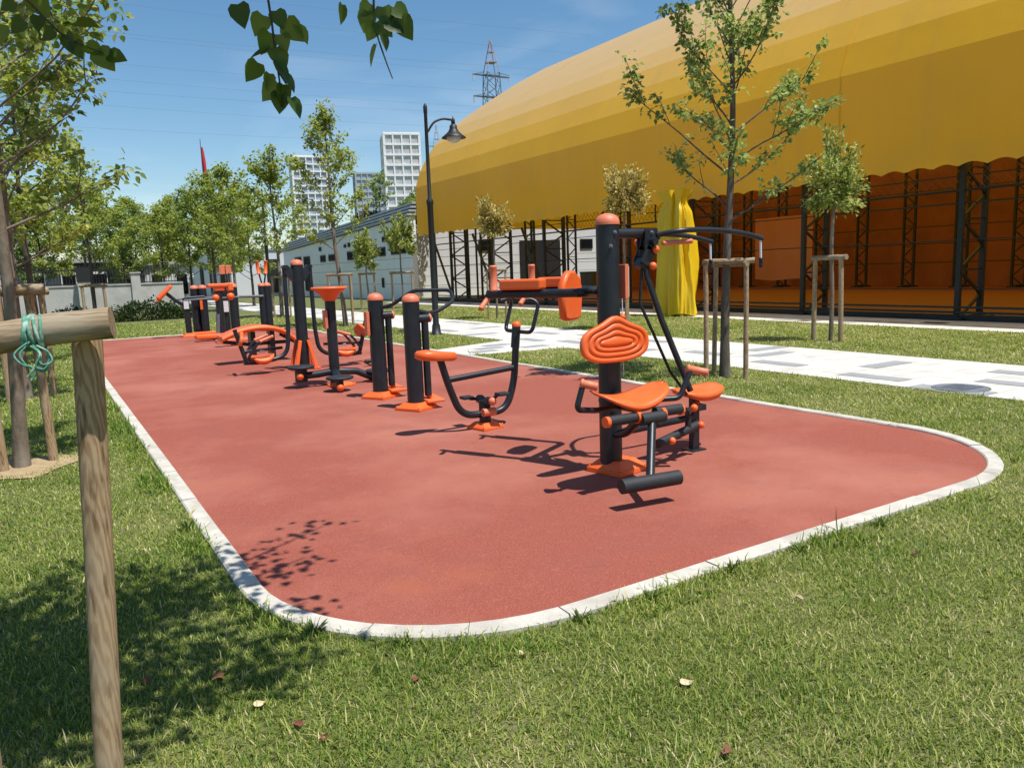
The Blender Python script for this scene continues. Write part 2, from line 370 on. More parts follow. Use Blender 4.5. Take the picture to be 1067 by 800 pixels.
# ---------------------------------------------------------------- trees
def rotz(v, a): c, s = math.cos(a), math.sin(a); return V((v.x*c-v.y*s, v.x*s+v.y*c, v.z))
def make_tree(name, label, loc, h, r0, z0, R, nl, dens, leaf, seed, m_leaf, m_bark, group=None, lean=(0, 0), up=1.0, shape=.35, cat='tree', n_side=10, heart=False, droop=.35):
    rnd = random.Random(seed); g = np.random.default_rng(seed)
    e = empty(name, loc, label, cat, group)
    tb = MB()
    tr = []
    nseg = 12
    for i in range(nseg+1):
        t = i/nseg; z = h*.97*t
        tr.append(V((lean[0]*t+.035*math.sin(seed+t*7)*t*2, lean[1]*t+.035*math.cos(seed*1.7+t*6)*t*2, z)))
    rad = [r0*(1.25 if i == 0 else 1)*(1-.9*(i/nseg)**1.1)+.006 for i in range(nseg+1)]
    tb.tube(spline(tr, 3), [np.interp(k/(nseg*3), np.linspace(0, 1, nseg+1), rad) for k in range(nseg*3+1)], n_side)
    def at(z):
        t = min(1, max(0, z/(h*.97)))*nseg; i = min(nseg-1, int(t)); return tr[i].lerp(tr[i+1], t-i)
    twigs = [(tr[-4:], 1.)]
    az = rnd.random()*6
    for i in range(nl):
        u = (i+.3*rnd.random())/nl; z = z0+(h*.93-z0)*u**.9; az += 2.4+rnd.uniform(-.4, .4)
        prof = (math.sin(PI*min(1, (shape+ (1-shape)*u)))**.8 if u > 0 else .6)
        L = R*max(.22, prof)*rnd.uniform(.7, 1.15)
        el = math.radians(rnd.uniform(18, 40)+30*u)*up
        p = at(z); pts = [p]; d = V((math.cos(az)*math.cos(el), math.sin(az)*math.cos(el), math.sin(el)))
        ns = 6
        for k in range(ns):
            d = (d+V((rnd.uniform(-.16, .16), rnd.uniform(-.16, .16), rnd.uniform(-.06, .14)))).normalized()
            pts.append(pts[-1]+d*L/ns)
        rr = max(.0065, np.interp(z/h, [0, 1], [r0, .012])*.30)
        tb.tube(pts, [rr*(1-.8*k/ns)+.002 for k in range(ns+1)], 6, cap=False)
        twigs.append((pts[2:], 1.))
        for q in range(rnd.randint(3, 5)):
            f = rnd.uniform(.25, .95)*ns; k = min(ns-1, int(f)); b = pts[k].lerp(pts[k+1], f-k)
            dd = (rotz(d, rnd.choice((-1, 1))*rnd.uniform(.5, 1.1))+V((0, 0, rnd.uniform(-.25, .35)))).normalized()
            l2 = L*rnd.uniform(.22, .48); p2 = [b]
            for w in range(4):
                dd = (dd+V((rnd.uniform(-.2, .2), rnd.uniform(-.2, .2), rnd.uniform(-.12, .12)))).normalized(); p2.append(p2[-1]+dd*l2/4)
            tb.tube(p2, [rr*.45*(1-.7*w/4)+.0015 for w in range(5)], 5, cap=False)
            twigs.append((p2, 1.))
    tb.build('trunk', m_bark, e)
    P = []; A = []
    for pts, k in twigs:
        Lt = sum((pts[i+1]-pts[i]).length for i in range(len(pts)-1))
        n = int(Lt*dens/7+rnd.random())
        for j in range(n):
            t = rnd.random()**.7*(len(pts)-1); i = min(len(pts)-2, int(t)); p = pts[i].lerp(pts[i+1], t-i)
            d = (pts[i+1]-pts[i]).normalized()
            sd_ = V((rnd.gauss(0, 1), rnd.gauss(0, 1), rnd.gauss(.1, .6))).normalized(); sl_ = leaf*rnd.uniform(.8, 2.6)
            for q in range(rnd.randint(4, 10)):     # leaves of one short shoot
                c = p+(sd_+d*.5)*sl_*rnd.random()
                o = V((rnd.gauss(0, 1), rnd.gauss(0, 1), rnd.gauss(0, .7)))*leaf*.38
                P.append(c+o); A.append(o.normalized()+sd_*.6+V((0, 0, -droop)))
    P = np.array(P); A = np.array(A); nr = g.normal(0, .55, (len(P), 3))+np.array([0, 0, 1.])
    s = leaf*g.uniform(.65, 1.2, len(P))
    leaf_mesh('crown', P, nr, A, s, s*.85, m_leaf, e, rnd=np.clip(g.normal(.5, .24, len(P)), 0, 1), heart=heart)
    return e

def topiary(label, loc, zc, rz, rx, trunk_r, n, m, seed, leaf=.06, group='small round headed trees in the grass beside the hall'):
    e = empty('ornamental_tree', loc, label, 'tree', group); rnd = random.Random(seed); g = np.random.default_rng(seed)
    tb = MB(); tb.tube(spline([(0, 0, 0), (.02, .01, zc*.3), (-.015, .02, zc*.6), (.01, 0, zc)], 4), [trunk_r*(1-.4*i/12) for i in range(13)], 8)
    P = []; A = []
    for i in range(46):
        az = rnd.random()*2*PI; ct = rnd.uniform(-.75, 1); st = math.sqrt(1-ct*ct)
        d = V((st*math.cos(az)*rx, st*math.sin(az)*rx, ct*rz)); b = V((0, 0, zc-rz*.55)); k = rnd.uniform(.62, 1.28)
        e_ = V((0, 0, zc))+d*k; mid = (b+e_)/2+V((0, 0, -.05))
        pts = [b, mid, e_]; tb.tube(pts, [.012, .007, .003], 4, cap=False)
        for j in range(n//46):
            t = rnd.uniform(.35, 1.05); p = mid.lerp(e_, (t-.35)/.65) + V((rnd.gauss(0, .055), rnd.gauss(0, .055), rnd.gauss(0, .06)))
            P.append(p); A.append(d.normalized()+V((rnd.gauss(0, .6), rnd.gauss(0, .6), rnd.gauss(.2, .6))))
    tb.build('trunk', M['bark'], e)
    P = np.array(P); A = np.array(A); s = leaf*g.uniform(.7, 1.25, len(P))
    leaf_mesh('crown', P, g.normal(0, .7, (len(P), 3))+np.array([0, 0, .8]), A, s, s*.55, m, e, rnd=g.random(len(P)))
    return e

def stake_frame(label, loc, offs, top, rails, r=.035, seed=1, group='wooden stake frames round the young trees', lean=None):
    e = empty('tree_stake_frame', loc, label, 'tree support', group); rnd = random.Random(seed)
    for i, (x, y) in enumerate(offs):
        tx, ty = (x+rnd.uniform(-.03, .03), y+rnd.uniform(-.03, .03)) if lean is None else lean[i]
        mb = MB(); mb.tube([(x, y, -.1), ((x*2+tx)/3, (y*2+ty)/3, top*.35), ((x+2*tx)/3+.004, (y+2*ty)/3, top*.7), (tx, ty, top)], [r*1.04, r, r*.98, r], 14)
        mb.build('stake', M['wood'], e)
    for (a, b, z) in rails:
        a = V((*a, z)); b = V((*b, z)); d = (b-a).normalized(); mb = MB()
        L_ = (b-a).length; n = 8
        mb.tube([(-L_/2+L_*k/n, 0, .003*math.sin(k*2.1+seed)) for k in range(n+1)], [r*1.12*(1+.03*math.sin(k*3+seed)) for k in range(n+1)], 16)
        o = mb.build('rail', M['wood_h'], e, loc=(a+b)/2); o.rotation_euler = (0, 0, math.atan2(d.y, d.x))
    return e

# ---------------------------------------------------------------- setting: ground sheets
def sheet(name, poly, z, m, thick=0):
    mb = MB(); n = len(poly)
    top = [(x, y, z) for x, y in poly]
    mb.add(top, [tuple(range(n))])
    if thick:
        bot = [(x, y, z-thick) for x, y in poly]
        mb.add(top+bot, [(i, i+n, (i+1) % n+n, (i+1) % n) for i in range(n)])
    return structure(mb.build(name, m))
sheet('lawn_ground', [(-1500, -1500), (1500, -1500), (1500, 1500), (-1500, 1500)], 0, M['ground'])

structure_soil = sheet('soil_patch', [(-.29+.40*math.cos(a)*(1+.2*math.sin(a*3+1)), 8.0+.48*math.sin(a)*(1+.15*math.sin(a*4))) for a in np.linspace(0, 2*PI, 28, endpoint=False)], .012, M['soil'])
CORN = {'x0': .72, 'x1': 6.82, 'y0': 2.72, 'y1': 24.6}
def rrect(x0, x1, y0, y1, rbl, rbr, rtr, rtl, n=14):
    out = []
    for cx, cy, r, a0 in ((x0+rbl, y0+rbl, rbl, PI), (x1-rbr, y0+rbr, rbr, 1.5*PI), (x1-rtr, y1-rtr, rtr, 0), (x0+rtl, y1-rtl, rtl, .5*PI)):
        for k in range(n+1):
            a = a0+.5*PI*k/n; out.append((cx+r*math.cos(a), cy+r*math.sin(a)))
    return out
OUT = rrect(.72, 6.82, 2.715, 24.6, 1.25, 1.45, .5, .5)
INN = rrect(.83, 6.71, 2.825, 24.49, 1.14, 1.34, .39, .39)
sheet('sports_floor', INN, .012, M['red_floor'], .02)
# kerb of separate stones with open joints
def kerb():
    mb = MB(); n = len(OUT)
    per = [0]
    for i in range(n):
        a = V(OUT[i]); b = V(OUT[(i+1) % n]); per.append(per[-1]+(b-a).length)
    tot = per[-1]; Lk = .95; ns = int(tot/Lk); Lk = tot/ns
    def at(poly, s):
        s %= tot; i = int(np.searchsorted(per, s, 'right')-1); i = min(i, n-1); t = (s-per[i])/max(1e-9, per[i+1]-per[i])
        a = V(poly[i]); b = V(poly[(i+1) % n]); return a.lerp(b, t)
    rr = random.Random(3)
    for k in range(ns):
        s0 = k*Lk+.005; s1 = (k+1)*Lk-.005; N = 7; z = .03+rr.uniform(-.004, .004); lo = []
        for j in range(N):
            s = s0+(s1-s0)*j/(N-1); o = at(OUT, s); i = at(INN, s)
            i = o.lerp(i, .985)
            c = .010
            oo = o.lerp(i, c/.11); ii = i.lerp(o, c/.11)
            lo.append([V((o.x, o.y, -.05)), V((o.x, o.y, z-c)), V((oo.x, oo.y, z)), V((ii.x, ii.y, z)), V((i.x, i.y, z-c)), V((i.x, i.y, -.05))])
        mb.loft(lo, smooth=False)
    return structure(mb.build('kerb', M['kerb']))
kerb()
PATH_X0, PATH_X1 = 8.9, 11.65
sheet('path', [(8.9, -25), (11.65, -25), (11.65, 80), (8.9, 80), (8.9, 14.95), (8.4, 14.8), (6.84, 14.3), (6.84, 12.85), (8.9, 12.5)], .008, M['path'], .02)
sheet('paved_strip', [(16.4, -25), (18.55, -25), (18.55, 40.5), (16.4, 40.5)], .010, M['path'], .02)
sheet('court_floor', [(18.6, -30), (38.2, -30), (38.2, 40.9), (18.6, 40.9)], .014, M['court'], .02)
def tiles():
    mb = MB(); rr = random.Random(5); used = set()
    def put(x, y, w, h): mb.add([(x, y, .0125), (x+w, y, .0125), (x+w, y+h, .0125), (x, y+h, .0125)], [(0, 1, 2, 3)])
    for iy in range(-6, 150):
        for ix in range(9):
            if rr.random() < .06:
                x = 8.92+ix*.3; y = iy*.3
                if rr.random() < .5: w, h = .3, .9
                else: w, h = .9, .3
                if x+w > 11.62: continue
                cells = {(ix+a, iy+b) for a in range(round(w/.3)) for b in range(round(h/.3))}
                if cells & used: continue
                used |= {(a+dx, b+dy) for a, b in cells for dx in (-1, 0, 1) for dy in (-1, 0, 1)}
                put(x, y, w-.006, h-.006)
    for k in range(26):
        y = rr.uniform(2, 38); x = rr.choice((16.7, 17.3, 17.6)); put(x, y, .3, .6)
    for k in range(4): put(7.1+.4*k, 13.1+.45*(k % 3), .6, .28)
    return structure(mb.build('paving_tiles', M['tile']))
tiles()
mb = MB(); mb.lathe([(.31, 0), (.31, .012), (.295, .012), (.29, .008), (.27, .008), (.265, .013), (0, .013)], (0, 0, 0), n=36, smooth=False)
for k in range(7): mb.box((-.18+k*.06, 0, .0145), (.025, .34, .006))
tag(mb.build('ribbed_disc', M['ribbed'], loc=(9.23, 4.93, .008)), 'round blue grey ribbed disc set into the pale paved path', 'manhole cover')  # flat blue grey disc with raised rim and bars on the path

# ---------------------------------------------------------------- fitness machines
def grips(mb, a, b, r=.022):
    a = V(a); b = V(b); d = (b-a); L = d.length
    mb.lathe([(0, 0), (r*.95, 0), (r*1.15, .008), (r*1.15, .02), (r, .024), (r, L-.02), (r*1.1, L-.015), (r*.9, L), (0, L)], a, d, n=14)
def capdome(mb, c, r):
    mb.lathe([(r*1.05, 0), (r*1.06, .02)]+[(r*1.05*math.cos(t), .02+r*.75*math.sin(t)) for t in np.linspace(.05, PI/2, 8)], c)
def base_cover(mb, c, w, h, rz=0):
    R = Matrix.Rotation(rz, 3, 'Z'); c = V(c)
    mb.box(c+V((0, 0, h*.2)), (w, w, h*.4), R); mb.box(c+V((0, 0, h*.7)), (w*.96, w*.96, h*.6), R, top=(.62, .62))
    for sx in (-1, 1):
        for sy in (-1, 1): mb.lathe([(.0, .0), (.016, 0), (.016, .014), (0, .02)], c+R @ V((sx*w*.44, sy*w*.44, h*.4)), n=8)
def pad_outline(n=110):
    out = []
    for i in range(n):
        a = 2*PI*i/n; ca, sa = math.cos(a), math.sin(a); p = 2.7
        x = math.copysign(abs(ca)**(2/p), ca)*.318; z = math.copysign(abs(sa)**(2/p), sa)*.142
        if z > 0: z += .062*math.exp(-(x/.115)**2)*min(1, z/.10)
        if z > 0: x *= 1-.06*(z/.2)
        out.append((x, z-.01))
    return out
def back_pad(mb, c, R=None, s=1., thick=.05):
    o = pad_outline(); R = R or Matrix.Identity(3); c = V(c)
    def loop(k, y):
        kx = 1-(1-k)*.66; kz = k
        return [c+R @ V((x*kx*s, y, z*kz*s)) for x, z in o]
    seq = [(.9, thick), (.98, thick*.8), (1, thick*.4), (.985, .008), (.95, 0)]
    for k in (.74, .48, .24): seq += [(k+.028, -.002), (k+.016, .010), (k-.016, .010), (k-.028, -.002)]
    seq += [(.04, -.003)]
    mb.loft([loop(k, y) for k, y in seq])
def saddle(mb, c, w, d, rz=0, dip=.07, thick=.05, drop=.045):
    R = Matrix.Rotation(rz, 3, 'Z'); c = V(c); nx, ny = 15, 9; top = []; bot = []
    for i in range(nx):
        u = -1+2*i/(nx-1)
        half = d/2*(math.sqrt(max(0, 1-abs(u)**3.0))*.93+.07)
        for j in range(ny):
            v = -1+2*j/(ny-1); z = dip*abs(u)**1.7-drop*max(0, -v)**2*(1-abs(u)**2)+.02*max(0, v)**2 - .01*abs(v)**6
            x = u*w/2; y = v*half
            top.append(c+R @ V((x, y, z))); bot.append(c+R @ V((x*.93, y*.88, z-thick*(1-.6*abs(u)**3))))
    fs = []; N = nx*ny
    for i in range(nx-1):
        for j in range(ny-1):
            a = i*ny+j; fs.append((a, a+ny, a+ny+1, a+1)); fs.append((N+a, N+a+1, N+a+ny+1, N+a+ny))
    ring = [i*ny for i in range(nx)]+[(nx-1)*ny+j for j in range(1, ny)]+[i*ny+ny-1 for i in range(nx-2, -1, -1)]+[j for j in range(ny-2, 0, -1)]
    for k in range(len(ring)):
        a, b = ring[k], ring[(k+1) % len(ring)]; fs.append((b, a, N+a, N+b))
    mb.add(top+bot, fs, True)

def bolt(mb, c, ax, r=.011):
    mb.lathe([(0, 0), (r*1.7, 0), (r*1.7, .003), (r, .003), (r, .012), (r*.7, .014), (0, .014)], c, ax, n=6, smooth=False)
FIT = 'outdoor fitness machines on the red floor'
# --- multi gym with lat station, knee raise station, leg extension seat
B = V((3.67, 4.60, 0))
mg = empty('multi_gym', B, 'nearest fitness machine: dark orange capped post with oval backrest, two seats and long pull bar', 'fitness machine', FIT)
def L_(p): return V(p)-B
def lp(*ps): return [L_(p) for p in ps]
mb = MB(); mb.tube([(0, 0, 0), (0, 0, .9), (0, 0, 1.9)], .087, 32); post = mb.build('post', M['dark'], mg)
mb = MB(); capdome(mb, (0, 0, 1.9), .087); mb.build('post_cap', M['orange_worn'], mg)
mb = MB(); base_cover(mb, (.05, -.01, .012), .34, .10, .2); mb.build('base_cover', M['orange'], mg, bevel=.006)
# pull beam
mb = MB(); mb.tube(lp((3.74, 4.6, 1.835), (4.02, 4.6, 1.835)), .036, 20)
mb.build('beam', M['dark'], mg)
mb = MB()
for y in (4.555, 4.645):
    mb.box(L_((4.06, y, 1.79)), (.13, .012, .16)); mb.box(L_((4.03, y, 1.66)), (.10, .012, .15), Matrix.Rotation(.5, 3, 'Y'))
mb.box(L_((4.10, 4.6, 1.80)), (.10, .085, .08), Matrix.Rotation(-.6, 3, 'Y')); mb.box(L_((4.0, 4.6, 1.60)), (.09, .08, .07), Matrix.Rotation(.5, 3, 'Y'))
mb.tube(lp((4.06, 4.5, 1.77), (4.06, 4.7, 1.77)), .028, 14)
br = mb.build('pivot_bracket', M['dark'], mg, bevel=.004)
mb = MB()
for p in ((4.09, 4.535, 1.71), (4.06, 4.535, 1.585), (4.06, 4.71, 1.77)):
    mb = MB(); mb.ball(L_(p), .03); mb.build('pivot_cap', M['orange'], br)
mb = MB()
for y in (4.42, 4.98):
    s = -1 if y < 4.6 else 1
    mb.tube(spline(lp((4.12, 4.6+s*.05, 1.82), (4.25, 4.6+s*.17 if s < 0 else 4.85, 1.845), (4.45, y, 1.85), (4.72, y, 1.84), (4.95, y, 1.815), (5.15, y, 1.775)), 6), .021, 14)
hb = mb.build('pull_bar', M['dark'], mg)
mb = MB()
for y in (4.42, 4.98):
    mb = MB(); mb.tube(lp((5.13, y, 1.77), (5.135, y, 1.62)), .010, 8); h_ = mb.build('hanger', M['grey_label'], mg)
    mb = MB(); grips(mb, L_((5.135, y, 1.62)), L_((5.14, y+.0, 1.54)), .016); mb.build('grip', M['dark'], h_)
for q, ax in (((3.795, 4.545, 1.58), (0, -1, 0)), ((3.63, 4.514, 1.74), (0, -1, 0)), ((3.70, 4.517, .62), (0, -1, 0)), ((3.63, 4.515, .52), (0, -1, 0)), ((3.67, 4.512, 1.84), (0, -1, 0)), ((4.06, 4.548, 1.84), (0, -1, 0)), ((4.10, 4.548, 1.745), (0, -1, 0)), ((4.655, 4.672, .42), (0, -1, 0)), ((4.655, 4.672, .27), (0, -1, 0))):
    mb = MB(); bolt(mb, L_(q), ax); mb.build('bolt', M['galv'], mg)
mb = MB(); mb.lathe([(.0875, 0), (.091, .004), (.091, .03), (.0875, .034)], (0, 0, .56), n=32); mb.lathe([(.0875, 0), (.091, .004), (.091, .03), (.0875, .034)], (0, 0, .6), n=32); mb.build('collar', M['dark'], mg)
mb = MB(); grips(mb, L_((4.14, 4.52, 1.755)), L_((4.36, 4.42, 1.765)), .019); mb.build('grip', M['orange_worn'], mg)
mb = MB(); mb.tube(lp((4.03, 4.6, 1.66), (4.03, 4.57, 1.50), (4.12, 4.5, 1.15), (4.30, 4.38, .60)), .024, 12); mb.build('lever', M['dark'], mg)
mb = MB(); mb.tube(lp((4.0, 4.6, 1.58), (3.98, 4.6, 1.3), (4.2, 4.5, .75), (4.32, 4.44, .56)), .012, 8); mb.build('pull_rod', M['black'], mg)
mb = MB(); mb.box(L_((3.795, 4.58, 1.475)), (.035, .10, .26)); bx_ = mb.build('instruction_board', M['orange_worn'], mg, bevel=.004)
mb = MB(); mb.box(L_((3.8145, 4.575, 1.475)), (.004, .085, .23)); mb.build('notice', M['grey_label'], bx_)
mb = MB(); mb.tube(lp((3.77, 4.56, 1.35), (3.77, 4.56, .75)), .006, 6); ch = mb.build('guide_rod', M['grey_label'], mg)
mb = MB()
for z in (1.21, 1.04):
    mb = MB(); mb.ball(L_((3.77, 4.56, z)), .025); mb.build('bead', M['orange'], ch)
# lat seat
mb = MB(); mb.box(L_((4.655, 4.70, .245)), (.075, .055, .49)); mb.box(L_((4.655, 4.70, .006+.012)), (.16, .14, .012))
mb.tube(lp((3.72, 4.62, .30), (4.2, 4.66, .30), (4.63, 4.70, .30)), .03, 14)
mb.tube(lp((4.30, 4.42, .42), (4.66, 4.66, .42)), .022, 12)
mb.box(L_((4.62, 4.62, .40)), (.10, .10, .05)); mb.build('seat_support', M['dark'], mg, bevel=.004)
mb = MB(); saddle(mb, L_((4.70, 4.70, .53)), .56, .30, .12, .02, .06, .01); mb.build('seat', M['orange'], mg)
mb = MB(); mb.tube(lp((4.02, 4.46, .20), (4.56, 4.56, .265)), .036, 16); mb.tube(lp((4.42, 4.53, .25), (4.42, 4.53, .43)), .026, 14)
hr = mb.build('knee_roller', M['rubber'], mg)
mb = MB()
for p in ((4.17, 4.45, .205), (4.555, 4.52, .27), (4.60, 4.62, .42), (4.34, 4.38, .46)):
    mb = MB(); mb.ball(L_(p), .03); mb.build('roller_cap', M['orange'], hr)
# leg extension
mb = MB(); saddle(mb, L_((3.53, 4.20, .655)), .67, .34, 0, .085, .032, .032); mb.build('seat', M['orange'], mg)
mb = MB(); back_pad(mb, L_((3.60, 4.42, 1.04))); mb.build('backrest', M['orange'], mg)
mb = MB(); mb.tube(lp((3.64, 4.55, 1.03), (3.60, 4.44, 1.03)), .03, 12); mb.build('backrest_bracket', M['dark'], mg); mb = MB()
mb.tube(spline(lp((3.66, 4.54, .32), (3.64, 4.38, .36), (3.60, 4.22, .46), (3.58, 4.08, .53)), 5), .032, 14)
mb.box(L_((3.58, 4.26, .575)), (.12, .22, .035)); mb.build('seat_frame', M['dark'], mg, bevel=.004)
for sx, pts, g in ((-1, ((3.60, 4.36, .575), (3.25, 4.22, .60), (3.04, 4.18, .635), (3.10, 4.18, .80)), ((3.085, 4.19, .815), (3.18, 4.12, .785))),
                   (1, ((3.70, 4.36, .585), (3.92, 4.24, .60), (4.01, 4.20, .60), (4.12, 4.20, .795)), ((4.10, 4.22, .815), (4.24, 4.14, .775)))):
    mb = MB(); mb.tube(fillet(lp(*pts), .05), .021, 14); a = mb.build('armrest', M['dark'], mg)
    mb = MB(); grips(mb, L_(g[0]), L_(g[1]), .029); mb.build('grip', M['orange_worn'], a)
mb = MB()
mb.tube(lp((3.215, 4.068, .545), (3.50, 4.062, .545)), .038, 18); mb.tube(lp((3.64, 4.06, .558), (3.88, 4.054, .556)), .038, 18)
mb.tube(lp((3.48, 4.03, .53), (3.69, 4.026, .53)), .044, 18)
lr = mb.build('leg_roller', M['rubber'], mg)
mb = MB()
for x, r_ in ((3.205, .039), (3.475, .044), (3.695, .044), (3.885, .039)):
    mb = MB(); mb.tube(lp((x-.014, 4.045 if .3 < x-3.2 < .6 else 4.06, .545), (x+.014, 4.045 if .3 < x-3.2 < .6 else 4.06, .545)), r_, 18); mb.build('roller_cap', M['orange'], lr)
mb = MB(); mb.tube(lp((3.585, 4.03, .51), (3.33, 3.765, .19)), .030, 16); mb.build('leg_lever', M['dark'], mg)
mb = MB(); mb.tube(lp((3.098, 3.782, .175), (3.546, 3.722, .175)), .050, 22); fr = mb.build('foot_roller', M['rubber'], mg)
# knee raise station
dr = V((-.48, .88, 0)).normalized(); pr = V((.88, .48, 0)).normalized(); Z1 = 1.40
b1 = V((3.56, 4.82, Z1)); b2 = b1+pr*.66
mb = MB(); mb.tube(lp((3.68, 4.66, Z1), (3.79, 4.88, Z1)), .034, 16); mb.tube(fillet(lp(b1+dr*.02, b1-dr*.03+pr*.04, b2-dr*.03-pr*.04, b2+dr*.02), .05), .036, 16)
mb.build('arm_yoke', M['dark'], mg)
for b0 in (b1, b2):
    mb = MB(); mb.tube(lp(b0, b0+dr*.83), .034, 18); a = mb.build('dip_arm', M['dark'], mg)
    t = math.atan2(dr.y, dr.x); R = Matrix.Rotation(t, 3, 'Z')
    mb = MB(); mb.box(L_(b0+dr*.50+V((0, 0, .075))), (.38, .115, .085), R); mb.build('elbow_pad', M['orange'], a, bevel=.016)
    mb = MB(); tip = b0+dr*.77
    grips(mb, L_(tip+V((0, 0, .02))), L_(tip+V((0, 0, .235))), .030); mb.build('grip', M['orange_worn'], a)
    mb = MB(); e0 = b0+dr*.83
    mb.tube(lp(e0-V((0, 0, .02)), e0-V((0, 0, .05))+dr*.0), .02, 10); grips(mb, L_(e0-V((0, 0, .03))), L_(e0+V((-.11, -.06, -.115))), .021); mb.build('grip', M['orange_worn'], a)
mb = MB(); t = math.atan2(dr.y, dr.x)-PI/2+PI; R = Matrix.Rotation(t, 3, 'Z')
ol = [(-.15, -.20), (-.08, -.215), (.08, -.215), (.15, -.20), (.175, -.05), (.17, .08), (.10, .16), (.05, .19), (-.05, .19), (-.10, .16), (-.17, .08), (-.175, -.05)]
cB = L_((b1+b2)/2-pr*.04+dr*.22+V((0, 0, -.02)))
mb.loft([[cB+R @ V((x*k, y, z*k)) for x, z in ol] for k, y in ((.9, .035), (1, .02), (1, -.01), (.92, -.03))])
mb.build('backrest', M['orange'], mg, bevel=.008)

# --- exercise bike
B = V((3.73, 6.70, 0))
bk = empty('exercise_bike', B, 'outdoor exercise bike with orange saddle on U shaped dark tube and square handlebar', 'exercise bike', FIT)
mb = MB(); mb.tube(fillet(lp((3.25, 6.7, .78), (3.33, 6.7, .50), (3.46, 6.7, .165), (3.98, 6.7, .165), (4.09, 6.7, .45), (4.14, 6.7, 1.0)), .16, 8), .036, 18)
mb.tube(lp((3.32, 6.7, .545), (4.10, 6.7, .60)), .030, 16); mb.tube(lp((4.115, 6.7, .80), (4.14, 6.7, 1.02)), .045, 16)
mb.build('frame', M['dark'], bk)
mb = MB(); mb.tube(lp((3.73, 6.7, .0), (3.73, 6.7, .30)), .060, 20); mb.build('pedestal', M['dark'], bk)
mb = MB(); base_cover(mb, (0, 0, .012), .27, .07, .2); mb.build('base_cover', M['orange'], bk, bevel=.005)
mb = MB()
n = 24; lo = []
for k, zz in ((.85, -.05), (1, -.03), (1, .015), (.9, .035), (.5, .042)):
    lo.append([L_((3.22+.22*k*math.cos(a), 6.7+(.085+.055*(-math.cos(a)))*k*math.sin(a)*1.15, .80+zz+.02*math.cos(a)*-1)) for a in np.linspace(0, 2*PI, n, endpoint=False)])
mb.loft(lo); mb.build('seat', M['orange'], bk)
mb = MB(); mb.tube(fillet(lp((4.14, 6.7, .965), (4.16, 6.44, .965), (4.25, 6.44, 1.25), (4.20, 6.50, 1.30), (4.08, 6.50, 1.28)), .07), .020, 12)
mb.tube(fillet(lp((4.14, 6.7, .965), (4.16, 6.96, .965), (4.25, 6.96, 1.25), (4.20, 6.90, 1.30), (4.08, 6.90, 1.28)), .07), .020, 12); mb.build('handlebar', M['dark'], bk)
mb = MB(); capdome(mb, L_((4.141, 6.7, 1.018)), .045); mb.build('post_cap', M['orange'], bk)
for s in (-1, 1):
    mb = MB(); mb.tube(lp((3.73, 6.7+s*.06, .30), (3.73, 6.7+s*.11, .30)), .045, 16); mb.bar(L_((3.73, 6.7+s*.12, .30)), L_((3.73-s*.10, 6.7+s*.12, .34+s*-.03)), .028)
    c_ = mb.build('crank', M['dark'], bk)
    mb = MB(); mb.box(L_((3.73-s*.10, 6.7+s*.19, .345-s*.03)), (.12, .11, .03)); mb.build('pedal', M['rubber'], c_, bevel=.006)
    mb = MB(); mb.ball(L_((3.73+.02, 6.7+s*.125, .30)), .042); mb.build('crank_cap', M['orange_worn'], c_)
mb = MB(); mb.tube(lp((3.66, 6.62, .19), (3.80, 6.62, .19)), .042, 16); mb.build('hub_cover', M['orange_worn'], bk)

# --- leg swing with two posts
B = V((3.65, 8.76, 0))
lsw = empty('leg_swing', B, 'two equal dark posts with orange caps sharing one bent handlebar, next to the exercise bike', 'fitness machine', FIT)
for y in (8.21, 9.31):
    mb = MB(); mb.tube([(0, y-8.76, 0), (0, y-8.76, 1.27)], .098, 30); p_ = mb.build('post', M['dark'], lsw)
    mb = MB(); capdome(mb, (0, y-8.76, 1.27), .098); mb.build('post_cap', M['orange_worn'], p_)
    mb = MB(); base_cover(mb, (0, y-8.76, .012), .36, .085, .5); mb.build('base_cover', M['orange'], p_, bevel=.005)
    mb = MB(); mb.tube([(.15, y-8.76-.03, 1.10), (.15, y-8.76-.03, .16)], .042, 16); mb.tube([(.05, y-8.76-.03, 1.07), (.20, y-8.76-.03, 1.07)], .05, 16); mb.build('swing_arm', M['dark'], p_)
    mb = MB(); mb.lathe([(.05, 0), (.052, .02), (.02, .04), (0, .042)], (.20, y-8.76-.03, 1.07), (1, 0, 0)); mb.build('pivot_cap', M['orange_worn'], p_)
    mb = MB(); mb.box((.20, y-8.76+.05, .115), (.22, .40, .035), Matrix.Rotation(.08, 3, 'X')); mb.tube([(.15, y-8.76-.03, .17), (.2, y-8.76+.03, .125)], .03, 10); mb.build('footboard', M['orange'], lsw, bevel=.012)
mb = MB(); mb.tube(fillet(lp((3.70, 9.20, 1.18), (3.78, 9.10, 1.20), (3.98, 8.85, 1.38), (4.38, 8.62, 1.37), (4.30, 8.40, 1.24), (4.02, 8.28, 1.13), (3.70, 8.22, 1.12)), .08), .023, 14)
mb.tube(lp((3.71, 8.22, 1.16), (3.95, 8.27, 1.10)), .03, 10); mb.build('handlebar', M['dark'], lsw)
mb = MB(); mb.box(L_((3.52, 9.31, .98)), (.04, .10, .30)); mb.build('instruction_board', M['orange_worn'], lsw, bevel=.004)

